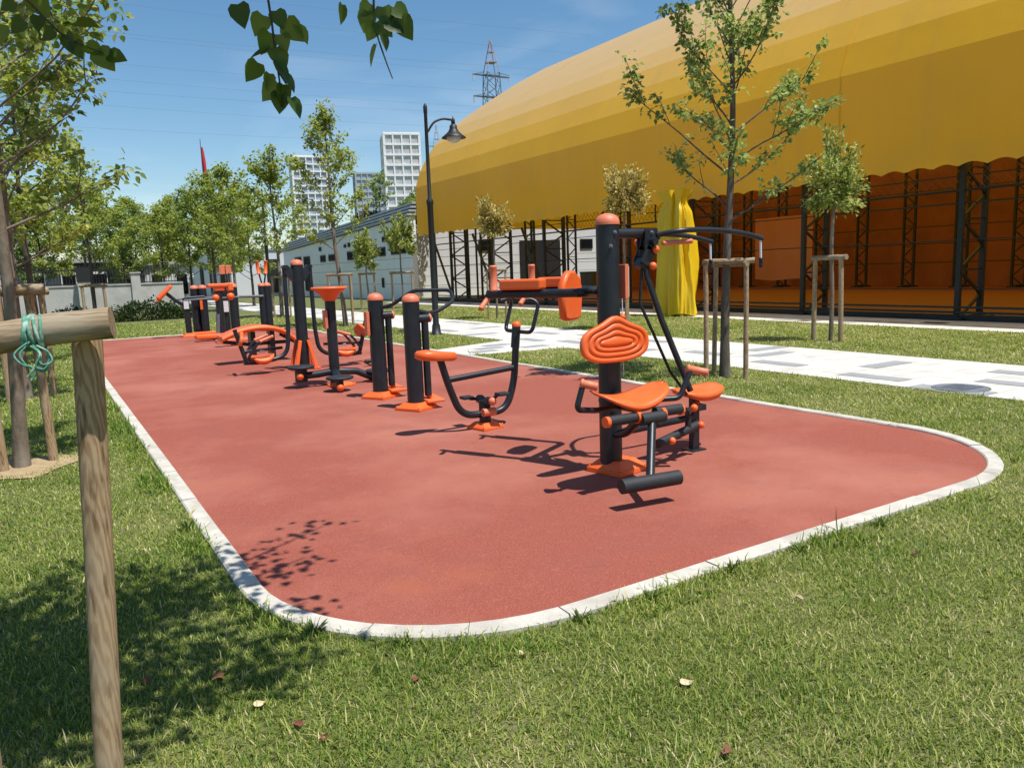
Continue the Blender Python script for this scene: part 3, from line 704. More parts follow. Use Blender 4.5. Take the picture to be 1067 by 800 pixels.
# --- waist twister
B = V((3.57, 10.87, 0))
tw = empty('waist_twister', B, 'waist twister with wide orange hand wheel on one dark post and three low discs', 'fitness machine', FIT)
mb = MB(); mb.tube([(0, 0, 0), (0, 0, 1.30)], .075, 26); mb.build('post', M['dark'], tw)
mb = MB(); mb.lathe([(.075, 1.24), (.10, 1.26), (.12, 1.31), (.225, 1.40), (.255, 1.405), (.26, 1.425), (.25, 1.44), (.20, 1.435), (.12, 1.42), (0, 1.425)], n=36); mb.build('hand_wheel', M['orange'], tw)
mb = MB(); mb.box((-.10, -.04, .98), (.04, .12, .26)); mb.build('instruction_board', M['orange_worn'], tw, bevel=.004)
mb = MB(); base_cover(mb, (.05, -.12, .012), .30, .05, .4); mb.build('base_cover', M['orange'], tw, bevel=.005)
for dx, dy, zz, hh in ((-.46, .12, .30, .09), (.64, -.06, .16, .05), (-.14, -.62, .19, .05)):
    d = V((dx, dy, 0)); mb = MB(); mb.tube([(0, 0, .22), tuple(d*.5+V((0, 0, .19))), tuple(d+V((0, 0, zz-.12)))], .052, 16)
    mb.tube([tuple(d+V((0, 0, zz-.2 if zz > .25 else zz-.1))), tuple(d+V((0, 0, zz)))], hh, 20); a_ = mb.build('foot_arm', M['dark'], tw)
    mb = MB(); mb.lathe([(0, -.012), (.17, -.012), (.19, 0), (.19, .02), (.17, .03), (.1, .026), (0, .028)], d+V((0, 0, zz)), n=28); mb.build('foot_disc', M['rubber'], a_)
    mb = MB(); mb.ball(d*1.02+V((-.04, -.12, zz-.11)), .052); mb.build('pivot_cap', M['orange'], a_)

# --- double pull seats
B = V((3.80, 13.2, 0))
dp = empty('double_pull_station', B, 'tall dark post machine with Y shaped head and two hanging seats on bent bars', 'fitness machine', FIT)
mb = MB(); mb.tube([(0, 0, 0), (0, 0, 1.80)], .10, 30); mb.build('post', M['dark'], dp)
mb = MB(); capdome(mb, (0, 0, 1.80), .10); mb.build('post_cap', M['orange_worn'], dp)
mb = MB()
for s in (-1, 1):
    out = [(s*.08, 1.50), (s*.24, 1.68), (s*.24, 1.80), (s*.17, 1.80), (s*.08, 1.72)]
    mb.loft([[V((x, y, z)) for x, z in out] for y in (-.05, .05)], smooth=False)
    mb.tube([(s*.22, -.07, 1.77), (s*.22, .07, 1.77)], .032, 14)
    mb.build('head_bracket', M['dark'], dp, bevel=.004); mb = MB()

for s in (-1, 1):
    mb = MB(); mb.tube(fillet([(s*.22, 0, 1.77), (s*.23, -.01, .7), (s*.28, -.02, .28), (s*.70, -.05, .20), (s*1.02, -.08, .22)], .18, 8), .036, 16)
    mb.tube(fillet([(s*.86, -.08, .21), (s*.98, -.10, .22), (s*1.13, -.10, .78)], .05), .036, 14)
    mb.tube(fillet([(s*.90, -.16, .22), (s*.98, -.22, .30), (s*.80, -.24, .55), (s*.62, -.24, .62)], .05), .022, 12)
    mb.tube(fillet([(s*.90, .02, .22), (s*.98, .10, .30), (s*.80, .12, .55), (s*.62, .12, .62)], .05), .022, 12)
    mb.tube([(s*.75, -.05, .40), (s*.36, -.03, .42), (s*1.02, -.06, .40)], .025, 12)
    f_ = mb.build('seat_frame', M['dark'], dp)
    mb = MB()
    grips(mb, (s*.78, -.24, .565), (s*.55, -.24, .64), .027); mb.build('grip', M['orange_worn'], f_)
    mb = MB(); grips(mb, (s*.78, .12, .565), (s*.55, .12, .64), .027); mb.build('grip', M['orange_worn'], f_)
    mb = MB(); saddle(mb, (s*.72, -.05, .30), .42, .34, 0, .03, .07); mb.build('seat', M['orange'], dp)
    mb = MB(); R = Matrix.Rotation(-s*.25, 3, 'Y') @ Matrix.Rotation(-s*PI/2*.92, 3, 'Z'); back_pad(mb, (s*1.02, -.06, .60), R, .72, .05); mb.build('backrest', M['orange'], dp)
    mb = MB()
    mb.bar((s*.07, -.11, .52), (s*.17, -.15, .05), .035, .06); mb.build('brace_leg', M['orange'], dp, bevel=.006)
    mb = MB(); mb.bar((s*.07, .11, .52), (s*.17, .15, .05), .035, .06); mb.build('brace_leg', M['orange'], dp, bevel=.006)
    mb = MB(); mb.box((s*.18, 0, .03), (.12, .36, .035)); mb.build('foot_plate', M['orange'], dp, bevel=.006)
    if s > 0:
        mb = MB(); mb.tube([(1.02, .1, .60), (1.30, .15, .62)], .06, 14); mb.build('pivot_cap', M['orange'], dp)
        mb = MB(); mb.tube([(1.26, .0, .60), (1.06, -.5, .10)], .03, 12); mb.tube([(.92, -.52, .10), (1.22, -.50, .10)], .035, 14); mb.build('foot_bar', M['dark'], dp)

# --- sit up bench
B = V((3.4, 15.1, 0))
sb = empty('sit_up_bench', B, 'low arched orange sit up bench on short dark legs behind the hanging seats', 'exercise bench', FIT)
ctr = spline([(-.60, 0, .50), (-.25, 0, .63), (.15, 0, .67), (.50, 0, .60), (.74, 0, .42)], 6)
mb = MB(); lo = []
for p in ctr: lo.append([V((p.x, y, p.z+z)) for y, z in ((-.24, -.05), (-.26, 0), (-.24, .045), (.24, .045), (.26, 0), (.24, -.05))])
mb.loft(lo); mb.build('bench_board', M['orange'], sb, bevel=.006)
mb = MB()
for x in (-.02, .34): mb.box((x, 0, .30), (.09, .26, .60))
mb.tube([(-.55, 0, .44), (-.1, 0, .36), (.7, 0, .36)], .035, 12); mb.tube(fillet([(.55, -.15, .5), (.95, -.15, .25), (1.02, -.15, .35)], .05), .025, 10)
mb.tube(fillet([(.55, .15, .5), (.95, .15, .25), (1.02, .15, .35)], .05), .025, 10)
mb.build('frame', M['dark'], sb, bevel=.006)
mb = MB(); base_cover(mb, (.16, 0, .012), .46, .06); mb.build('base_cover', M['orange'], sb, bevel=.005)
mb = MB(); mb.tube([(1.0, -.22, .36), (1.0, .22, .36)], .045, 14); mb.build('foot_roller', M['rubber'], sb)

# --- chest press (nearer of the far cluster)
B = V((4.1, 21.6, 0))
cp = empty('chest_press', B, 'far machine with orange cross handle on top, an upright bar and a long orange plank', 'fitness machine', FIT)
mb = MB(); mb.tube([(-.02, 0, 0), (-.02, 0, 1.36)], .10, 24)
mb.tube([(.28, .9, 0), (.28, .9, 1.30)], .12, 24); mb.build('post', M['dark'], cp)
mb = MB(); mb.box((.0, -.02, 1.45), (.60, .26, .10)); mb.box((0, -.02, 1.36), (.26, .2, .12)); mb.box((.27, -.02, 1.40), (.14, .3, .22)); mb.build('cross_handle', M['orange'], cp, bevel=.03)
mb = MB(); mb.tube([(-.9, -.05, 1.10), (.5, -.05, 1.12)], .022, 10); mb.tube(fillet([(-.1, -.1, .7), (-.14, -.12, .2), (-.22, -.2, .02)], .05), .05, 12); mb.build('side_bar', M['galv'], cp)
for q, r_ in (((-.12, -.12, 1.13), .09), ((.26, -.1, 1.15), .10)):
    mb = MB(); mb.ball(q, r_); mb.build('pivot_cap', M['orange'], cp)
mb = MB(); mb.box((.24, .74, .86), (.22, .03, .30)); mb.build('notice', M['grey_label'], cp)
mb = MB(); mb.box((-.30, -.15, .13), (.85, .34, .12)); mb.box((.35, .0, .15), (.55, .3, .12)); mb.build('foot_platform', M['orange'], cp, bevel=.03)
mb = MB(); mb.box((-.15, -2.35, .14), (.95, .24, .09)); mb.box((-.15, -2.35, .06), (.25, .16, .10)); mb.build('foot_plank', M['orange_worn'], cp, bevel=.02)
# --- stepper with twin posts
B = V((3.98, 24.0, 0))
st = empty('twin_post_stepper', B, 'pair of touching dark posts with orange caps at the far end of the row', 'fitness machine', FIT)
for x, y in ((-.10, .1), (.11, 0)):
    mb = MB(); mb.tube([(x, y, 0), (x, y, 1.36)], .115, 24); p_ = mb.build('post', M['dark'], st)
    mb = MB(); capdome(mb, (x, y, 1.36), .115); mb.build('post_cap', M['orange_worn'], p_)
mb = MB(); mb.box((.02, -.16, .92), (.07, .03, .32)); mb.build('instruction_board', M['orange'], st)
mb = MB(); mb.box((-.1, -.35, .08), (.9, .35, .08)); mb.build('foot_platform', M['orange'], st, bevel=.02)
mb = MB(); mb.tube([(-.75, -.12, 1.08), (.75, -.12, 1.10)], .025, 10); mb.build('handlebar', M['galv'], st)
# --- rider with raised arm
B = V((3.57, 23.6, 0))
rd = empty('arm_rower', B, 'leftmost far machine: thin dark post with slanted arm ending in an orange seat', 'fitness machine', FIT)
mb = MB(); mb.tube([(0, 0, 0), (-.02, 0, 1.12)], .085, 20); mb.build('post', M['dark'], rd)
mb = MB(); mb.tube([(-.02, 0, .88), (-.28, 0, 1.05), (-.52, 0, 1.28)], .05, 14); mb.tube([(-.02, 0, 1.12), (.5, 0, 1.14)], .03, 10); mb.build('arm', M['dark'], rd)
mb = MB(); R = Matrix.Rotation(-.75, 3, 'Y'); mb.box((-.56, 0, 1.30), (.52, .34, .10), R); mb.box((-.66, -.1, 1.16), (.34, .08, .07), R); mb.build('seat', M['orange'], rd, bevel=.03)
mb = MB(); mb.box((-.03, -.10, .93), (.13, .02, .24)); mb.build('notice', M['grey_label'], rd)
mb = MB(); base_cover(mb, (0, 0, .012), .4, .08); mb.build('base_cover', M['orange'], rd)
# --- parallel bars with V handles
B = V((5.45, 23.9, 0))
pb = empty('bar_station', B, 'far machine of dark posts joined by a grey bar, with paired upright orange handles', 'fitness machine', FIT)
for x, w in ((-.53, .13), (.31, .10), (.47, .115)):
    mb = MB(); mb.tube([(x, 0, 0), (x, 0, 1.36)], w, 24); p_ = mb.build('post', M['dark'], pb)
    mb = MB(); capdome(mb, (x, 0, 1.36), w); mb.build('post_cap', M['orange_worn'], p_)
mb = MB(); mb.tube([(-.45, -.1, 1.08), (.32, -.1, 1.06)], .04, 14); mb.build('cross_bar', M['galv'], pb)
for x0, x1 in ((.34, .27), (.40, .47)):
    mb = MB(); mb.tube([(x0, 0, 1.40), (x1, 0, 1.75)], .025, 10); h_ = mb.build('handle_rod', M['dark'], pb)
    mb = MB(); grips(mb, (x1, 0, 1.72), (x1+(x1-x0)*.5, 0, 2.12), .05); mb.build('grip', M['orange'], h_)
mb = MB(); mb.tube([(-.58, .1, 1.38), (-.58, .1, 1.78)], .025, 8); ph = mb.build('panel_rod', M['dark'], pb)
mb = MB(); mb.box((-.76, .1, 1.88), (.16, .03, .26)); mb.box((-.58, .1, 1.88), (.16, .03, .26)); mb.build('panel', M['orange_worn'], ph, bevel=.01)

# ---------------------------------------------------------------- tent hall
def hall():
    e = empty('tent_hall', (18.5, 10, 0), 'huge sports hall with yellow fabric roof on black lattice columns and an orange court inside', 'sports hall')
    O = V((18.5, 10, 0))
    Y0, Y1 = -26., 39.
    prof = [(18.0, 6.13), (18.3, 6.95), (18.72, 7.67), (19.3, 8.44), (20.2, 9.26), (21.5, 10.16), (23.0, 11.1), (24.6, 12.05), (26.6, 13.1), (28.2, 13.6)]
    prof = prof+[(56.4-x, z) for x, z in reversed(prof[:-1])]
    mb = MB(); ys = list(np.arange(Y0, Y1+.01, 5.0))
    if ys[-1] < Y1: ys.append(Y1)
    for i in range(len(prof)-1):
        (xa, za), (xb, zb) = prof[i], prof[i+1]
        for a, b in zip(ys[:-1], ys[1:]):
            mb.add([V((xa, a, za))-O, V((xb, a, zb))-O, V((xb, b, zb))-O, V((xa, b, za))-O], [(0, 1, 2, 3)])
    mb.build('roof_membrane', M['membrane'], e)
    # side panels with a scalloped lower edge
    for X, nm in ((18.0, 'side_membrane'), (38.4, 'side_membrane')):
        mb = MB(); yy = np.arange(Y0, Y1+.001, .1); zs = [6.13, 5.2, 4.28, 4.18, 3.9]
        rows = []
        for z in zs: rows.append([V((X+(.012 if z == 4.18 else 0)+.02*math.sin(y*1.3+z)*(z < 6), y, z))-O for y in yy])
        rows.append([V((X-.03*math.sin(y*4), y, 3.52+.085*abs(math.sin(PI*y/.62))))-O for y in yy])
        n = len(yy); mb.add([p for r in rows for p in r], [(r*n+i, r*n+i+1, (r+1)*n+i+1, (r+1)*n+i) for r in range(len(rows)-1) for i in range(n-1)], True)
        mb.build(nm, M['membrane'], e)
    # welded seams: thin raised strips over the roof
    for y in (13., 33.):
        mb = MB(); q = [(17.985, 3.7)]+[(x-.01 if x < 28 else x+.01, z+.012) for x, z in prof]+[(38.41, 3.7)]
        mb.loft([[V((x, y-.015, z-.006))-O, V((x, y+.015, z-.006))-O, V((x+.004, y+.015, z-.012))-O, V((x+.004, y-.015, z-.012))-O] for x, z in q], smooth=False)
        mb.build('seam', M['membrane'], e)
    # far gable: membrane above, orange tarp on the right part below
    mb = MB(); zb = 3.9
    pts = [(18.0, zb)]+prof+[(38.4, zb)]
    for a, b in zip(pts[:-1], pts[1:]):
        mb.add([V((a[0], Y1-.02, zb))-O, V((b[0], Y1-.02, zb))-O, V((b[0], Y1-.02, b[1]))-O, V((a[0], Y1-.02, a[1]))-O], [(0, 1, 2, 3)])
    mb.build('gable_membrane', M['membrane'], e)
    mb = MB()
    def hang(p0, p1, z0, z1, n=120):
        p0, p1 = V(p0), V(p1); d = (p1-p0).normalized(); nr = V((-d.y, d.x)); top = []; bot = []
        for i in range(n+1):
            p = p0.lerp(p1, i/n); s = (p1-p0).length*i/n; w = .05*math.sin(s*2.1)+.03*math.sin(s*5.3+1); q = p+nr*w; w2 = p+nr*w*1.7
            top.append(V((q.x, q.y, z1))-O); bot.append(V((w2.x, w2.y, z0+.03*math.sin(s*3)))-O)
        mb.add(top+bot, [(i, i+1, n+2+i, n+1+i) for i in range(n)], True)
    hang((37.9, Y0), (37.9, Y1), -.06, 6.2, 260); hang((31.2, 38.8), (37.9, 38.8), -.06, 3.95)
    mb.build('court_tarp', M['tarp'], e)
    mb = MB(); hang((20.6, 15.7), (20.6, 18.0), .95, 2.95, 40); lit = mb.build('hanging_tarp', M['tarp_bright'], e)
    # netting wires
    mb = MB()
    for z in (.75, 1.9, 2.75, 3.05, 3.38, 3.7): mb.tube([V((18.72, Y0, z))-O, V((18.72, Y1, z))-O], .014 if z != 3.05 else .03, 6)
    for z in (1.2, 2.1, 2.9, 3.9, 4.6): mb.tube([V((36.9, Y0, z))-O, V((36.9, Y1, z))-O], .022, 6)
    mb.build('net_wire', M['black'], e)
    mb = MB(); z0, z1, p = 3.05, 3.95, .11
    for y in np.arange(-2, 26, p*2):
        mb.bar(V((18.75, y, z0))-O, V((18.75, y+z1-z0, z1))-O, .008); mb.bar(V((18.75, y, z0))-O, V((18.75, y-z1+z0, z1))-O, .008)
    mb.build('net_mesh', M['tarp'], e)
    # lattice columns
    def column(x, y, w, zt, r, zb=0, ang=0):
        m_ = MB(); d = V((math.cos(ang), math.sin(ang), 0)); p = V((x, y, 0))
        a = p; b = p+d*w
        for q in (a, b): m_.box(q-O+V((0, 0, (zb+zt)/2)), (r, r, zt-zb))
        nz = max(3, round((zt-zb)/(.62 if w > .8 else w*.9))); h = (zt-zb)/nz
        for i in range(nz):
            s, t = (a, b) if i % 2 == 0 else (b, a)
            m_.bar(s-O+V((0, 0, zb+i*h)), t-O+V((0, 0, zb+(i+1)*h)), r*.5)
            if i % 2 == 0: m_.bar(a-O+V((0, 0, zb+i*h)), b-O+V((0, 0, zb+i*h)), r*.4)
        m_.box((a+b)/2-O+V((0, 0, .05)), (w+.5, .45, .06)); m_.box((a+b)/2-O+V((0, 0, .10)), (w+.25, .2, .05))
        m_.build('lattice_column', M['black'], e)
    for k in range(-7, 7): column(18.72, 10.18+4.4*k, 1.0, 6.0, .115)
    for k in range(-8, 13): column(36.9, 7.0+2.55*k, .55, 6.0, .10, ang=PI/2)
    for x in (21.5, 24.5, 27.5, 31.0): column(x, 38.3, .6, 5.5, .10)
    # extra bays of thin posts near the far corner
    for x, y in ((19.6, 37.9), (20.2, 36.5), (18.9, 35.3), (19.3, 33.6), (18.8, 28.9), (20.0, 28.1), (19.4, 24.6), (18.8, 38.6)):
        mb = MB(); mb.box(V((x, y, 1.9))-O, (.08, .08, 3.8)); mb.build('post', M['black'], e)
    mb = MB()
    for y, y2 in ((31.9, 34.2), (36.5, 38.7), (27.6, 29.6)): mb.bar(V((18.75, y, 0.05))-O, V((18.75, y2, 3.4))-O, .09)
    for z in (.2, .32): mb.bar(V((18.66, Y0, z))-O, V((18.66, Y1, z))-O, .05)
    mb.bar(V((18.66, Y0, .08))-O, V((18.66, Y1, .08))-O, .10, .14)
    mb.build('brace', M['black'], e)
    return e
hall()
# basketball hoop outline on the far tarp
mb = MB(); y = 38.55
for a, b in (((-.9, 0), (.9, 0)), ((.9, 0), (.9, 1.15)), ((.9, 1.15), (-.9, 1.15)), ((-.9, 1.15), (-.9, 0))): mb.bar((a[0], 0, a[1]), (b[0], 0, b[1]), .07)
mb.bar((0, 0, -4.3), (0, 0, 0), .12); hp = empty('basketball_hoop', (35.6, 38.5, 4.35), 'thin dark rectangular basketball backboard frame on orange tarp beyond the curtain', 'basketball hoop')
mb.build('backboard_frame', M['black'], hp)
mb = MB(); mb.tube([(.23*math.cos(a), -.3+.23*math.sin(a), .15) for a in np.linspace(0, 2*PI, 20)], .02, 6); mb.build('rim', M['orange'], hp)
# goal like bench / bin by the white wall
mb = MB(); mb.box((0, 0, .6), (2.2, 1.1, 1.2), top=(1.05, 1.05)); mb.box((0, 0, 1.24), (2.36, 1.2, .08)); bn = mb.build('storage_bin', M['bin'], loc=(28.6, 36.5, .014), bevel=.03)
tag(bn, 'blue grey lidded storage bin standing inside the hall by its far end', 'bin')

# tied yellow curtain
def curtain():
    n = 160; zs = np.linspace(.03, 3.74, 44); lo = []
    rr = random.Random(4); ph = [rr.uniform(0, 6.28) for _ in range(8)]; am = [.12, .13, .14, .10, .06, .05, .03, .02]; fq = [3, 4, 6, 9, 11, 14, 19, 23]
    for z in zs:
        t = z/3.74
        R = .72-.25*t**1.3-.13*math.exp(-((t-.90)/.05)**2)+.10*max(0, (t-.93)/.07)
        l = []
        for i in range(n):
            a = 2*PI*i/n
            w = sum(A*(1-2.2*abs(math.sin(.5*(f*a+p+t*(1.3 if k % 2 else -.9)*(1+k*.25))))**.8) for k, (A, f, p) in enumerate(zip(am, fq, ph)))
            r = R*(1+w*(1.0+.3*math.sin(t*5+a)))
            l.append(V((r*math.cos(a)*.82, r*math.sin(a)*1.18, z+.05*math.sin(3*a+2)*(1-t)*(1 if z < .2 else 0))))
        lo.append(l)
    m_ = MB(); m_.loft(lo); o = m_.build('gathered_curtain', M['curtain'], loc=(16.62, 17.53, .02)); o.rotation_euler = (0, 0, 0)
    tag(o, 'bright yellow curtain gathered into a hanging bundle under the yellow roof edge', 'curtain')
curtain()

# ---------------------------------------------------------------- low grey building
def building():
    e = empty('service_building', (18.5, 41, 0), 'long low grey building with small dark windows and slatted sloping roof edge', 'building'); O = V((18.5, 41, 0))
    ze = lambda y: 4.78-.0385*(y-40.4); zt = lambda y: 5.62-.0405*(y-40.4)
    Y0, Y1, X0, X1, YE = 41., 68., 18.5, 38., 45.
    mb = MB(); a = [(Y0, 0), (Y1, 0), (Y1, ze(Y1)), (Y0, ze(Y0))]
    mb.loft([[V((X, y, z))-O for y, z in a] for X in (X0, X0+.3)], smooth=False)
    a = [(YE, 0), (Y1-.01, 0), (Y1-.01, ze(Y1)-.01), (YE, ze(YE)-.01)]
    mb.loft([[V((X, y, z))-O for y, z in a] for X in (X0+.3, X1)], smooth=False); w = mb.build('wall', M['grey_wall'], e)
    mb = MB()
    for z in (.95, 1.85, 2.45): mb.box(V((X0-.002, (Y0+Y1)/2, z))-O, (.012, Y1-Y0-.1, .03))
    mb.build('panel_joint', M['concrete'], e)
    mb = MB(); a = [(Y0+.1, ze(Y0+.1)), (Y1-.1, ze(Y1-.1)), (Y1-.1, zt(Y1-.1)-.05), (Y0+.1, zt(Y0+.1)-.05)]
    mb.loft([[V((X, y, z))-O for y, z in a] for X in (X0+.35, X0+1.2)], smooth=False)
    a = [(YE, ze(YE)+.01), (Y1-.2, ze(Y1-.2)+.01), (Y1-.2, zt(Y1-.2)-.15), (YE, zt(YE)-.15)]
    mb.loft([[V((X, y, z))-O for y, z in a] for X in (X0+1.2, X1)], smooth=False); mb.build('parapet', M['black'], e)
    for k in range(4):
        mb = MB(); f0, f1 = .08+.25*k, .08+.25*k+.13
        q = lambda y, f: ze(y)+(zt(y)-ze(y))*f
        a = [(Y0-.1, q(Y0, f0)), (Y1+.1, q(Y1, f0)), (Y1+.1, q(Y1, f1)), (Y0-.1, q(Y0, f1))]
        mb.loft([[V((X, y, z))-O for y, z in a] for X in (X0-.25+.12*k, X0+.34)], smooth=False); mb.build('roof_slat', M['slat'], e)
    wins = [(274.1, 573, 292, 603, 272), ]
    for y0, y1, z0, z1 in WIN:
        mb = MB(); mb.box(V((X0-.03, (y0+y1)/2, (z0+z1)/2))-O, (.10, y1-y0, z1-z0)); f = mb.build('window', M['iron'], e)
        mb = MB(); mb.box(V((X0-.085, (y0+y1)/2, (z0+z1)/2))-O, (.012, y1-y0-.16, z1-z0-.16)); mb.build('pane', M['glass_dark'], f)
    # sunlit end wall seen through the hall: pale cladding, door, windows
    mb = MB(); mb.box(V((28.4, YE-.03, 2.2))-O, (19.0, .05, 4.4)); mb.build('end_cladding', M['white_wall'], e)
    mb = MB()
    for z in (.75, 1.35, 1.95, 2.55): mb.box(V((28.4, YE-.058, z))-O, (18.9, .01, .025))
    mb.build('panel_joint', M['concrete'], e)
    mb = MB(); mb.box(V((29.9, YE-.1, 1.75))-O, (3.3, .12, 3.5)); mb.build('door', M['iron'], e)
    for x in (25.6, 33.9):
        mb = MB(); mb.box(V((x, YE-.08, 3.2))-O, (1.1, .08, .7)); f = mb.build('window', M['iron'], e)
        mb = MB(); mb.box(V((x, YE-.125, 3.2))-O, (.95, .012, .55)); mb.build('pane', M['glass_dark'], f)
    return e
WIN = [(56.6, 57.68, 2.61, 3.12), (53.88, 55.74, 2.63, 3.12), (50.47, 51.73, 2.59, 3.18), (44.95, 45.99, 2.67, 3.22), (42.86, 43.96, 2.7, 3.26), (41.83, 42.49, 2.72, 3.25), (57.46, 57.9, 3.44, 3.75), (51.96, 52.29, 3.47, 3.7), (51.13, 51.49, 3.48, 3.78), (44.9, 45.27, 3.52, 3.86), (45.43, 45.69, 0.73, 1.34), (49.09, 49.73, 2.61, 3.13), (62.8, 64.42, 0.41, 3.19), (60.46, 61.98, 0.43, 3.17)]
building()
def wing():
    e = empty('side_wing', (14.2, 69, 0), 'white box shaped wing with tall narrow dark doors beyond the grey building', 'building')
    mb = MB(); mb.box((2.6, 10, 2.0), (5.2, 20, 4.0)); mb.build('wall', M['white_wall'], e)
    mb = MB(); mb.box((2.6, 10, 4.06), (5.4, 20.2, .14)); mb.build('roof', M['slat'], e)
    for y in (3.5, 8.5, 13.5):
        mb = MB(); mb.box((-.03, y, 1.75), (.1, 1.7, 3.1)); d = mb.build('door', M['iron'], e)
        mb = MB(); mb.box((-.09, y, 1.8), (.02, 1.4, 2.7)); mb.build('pane', M['glass_dark'], d)
    for x in (3.6,):
        mb = MB(); mb.box((x, -.03, 1.75), (.8, .1, 2.9)); d = mb.build('door', M['iron'], e)
    return e
wing()

# ---------------------------------------------------------------- left boundary wall, fence, houses behind
def wall_left():
    O = V((0, 47, 0)); e = empty('boundary_wall', O, 'pale grey low boundary wall topped by black iron railings at the far left', 'wall')
    mb = MB(); mb.box((-16.5, 0, .75), (47, .25, 1.5)); mb.build('wall', M['concrete'], e)
    mb = MB(); mb.box((-16.5, 0, 1.53), (47, .34, .07)); mb.build('coping', M['concrete'], e)
    for x in (4.6, -1.5, -7.6, -13.7):
        mb = MB(); mb.box((x, -.05, 1.05), (.45, .45, 2.1)); mb.box((x, -.05, 2.13), (.55, .55, .07)); mb.build('pillar', M['concrete'], e)
    for x0, x1 in ((-1.2, 4.3), (-7.3, -1.8), (-13.4, -7.9), (4.9, 7.0)):
        mb = MB()
        for z in (1.62, 2.35): mb.bar((x0, 0, z), (x1, 0, z), .05)
        for x in np.arange(x0, x1, .14): mb.box((x, 0, 2.05), (.028, .028, .95)); mb.lathe([(.026, 0), (.0, .1)], (x, 0, 2.52), n=4)
        mb.build('railing', M['iron'], e)
    return e
wall_left()
# dark banner like pillar close to the wall
mb = MB(); mb.box((0, 0, 1.0), (.6, .3, 2.0)); g_ = empty('gate_pillar', (2.1, 46.3, 0), 'dark topped grey gate pillar standing in front of the boundary wall', 'pillar')
mb.build('shaft', M['concrete'], g_); mb = MB(); mb.box((0, 0, 2.1), (.66, .36, .75)); mb.build('head', M['iron'], g_)
def house(label, loc, w, d, h, cols, rows, m, seed, roof=None):
    e = empty('house', loc, label, 'house')
    mb = MB(); mb.box((0, d/2, h/2), (w, d, h)); mb.build('wall', m, e)
    mb = MB(); mb.box((0, d/2, h+.1), (w+.5, d+.5, .2)); mb.build('roof', roof or M['concrete'], e)
    for i in range(cols):
        for j in range(rows):
            x = -w/2+w*(i+.5)/cols; z = h*(j+.5)/rows
            mb = MB(); mb.box((x, -.02, z), (w/cols*.5, .1, h/rows*.6)); f = mb.build('window', M['white_wall'], e)
            mb = MB(); mb.box((x, -.08, z), (w/cols*.42, .03, h/rows*.5)); mb.build('pane', M['glass_dark'], f)
house('dark fronted low house with wide windows behind the black railings', (1.8, 58, 0), 9, 8, 3.0, 5, 1, M['bin'], 1)
house('small white house with arched dark openings behind the far machines', (7.9, 58.5, 0), 3.2, 6, 2.75, 2, 1, M['white_wall'], 2)
house('pale house glimpsed between the left trees beyond the railings', (-6, 62, 0), 9, 8, 3.6, 4, 1, M['white_wall'], 3)

# ---------------------------------------------------------------- towers, pylons, flag, lamps
def tower(name, label, px_dir, D, w, h, nx, nz, mw, mg_, depth, cat='tower'):
    d = V((px_dir[0], px_dir[1], 0)).normalized(); p = d*D
    e = empty(name, (p.x, p.y, 0), label, cat, rz=math.atan2(d.y, d.x)-PI/2+.12)
    mb = MB(); mb.box((0, depth/2, h/2), (w*.985, depth*.985, h*.99)); mb.build('glazing', mg_, e)
    mb = MB(); t = w/nx*.16
    for i in range(nx+1):
        x = -w/2+w*i/nx
        for y in (-.15, depth+.15): mb.box((x, y, h/2), (t*(1.6 if i in (0, nx) else 1), .5, h))
    for j in range(nz+1):
        z = h*j/nz
        mb.box((0, -.22, z), (w+t, .5, h/nz*.20)); mb.box((-w/2-.1, depth/2, z), (.5, depth, h/nz*.2)); mb.box((w/2+.1, depth/2, z), (.5, depth, h/nz*.2))
    for k in range(4): 
        for x in (-w/2-.12, w/2+.12): mb.box((x, depth*(k+.5)/4, h/2), (.45, t, h))
    mb.build('facade_frame', mw, e)
    mb = MB(); mb.box((0, depth/2, h+.4), (w+.6, depth+.6, .8)); mb.build('roof', mw, e)
    return e
tower('high_rise', 'white gridded high rise rising behind the grey building roof', (.40, .90), 400, 17.6, 70, 4, 14, M['tower_white'], M['tower_glass'], 16)
tower('high_rise', 'pale blue glazed high rise half hidden by the trees, nearer the flag', (.297, .945), 460, 19, 68, 5, 17, M['tower_white'], M['tower_blue'], 16)
tower('high_rise', 'slim blue grey high rise directly behind the young linden crown', (.368, .921), 520, 22, 66, 6, 17, M['slat'], M['tower_blue'], 16)
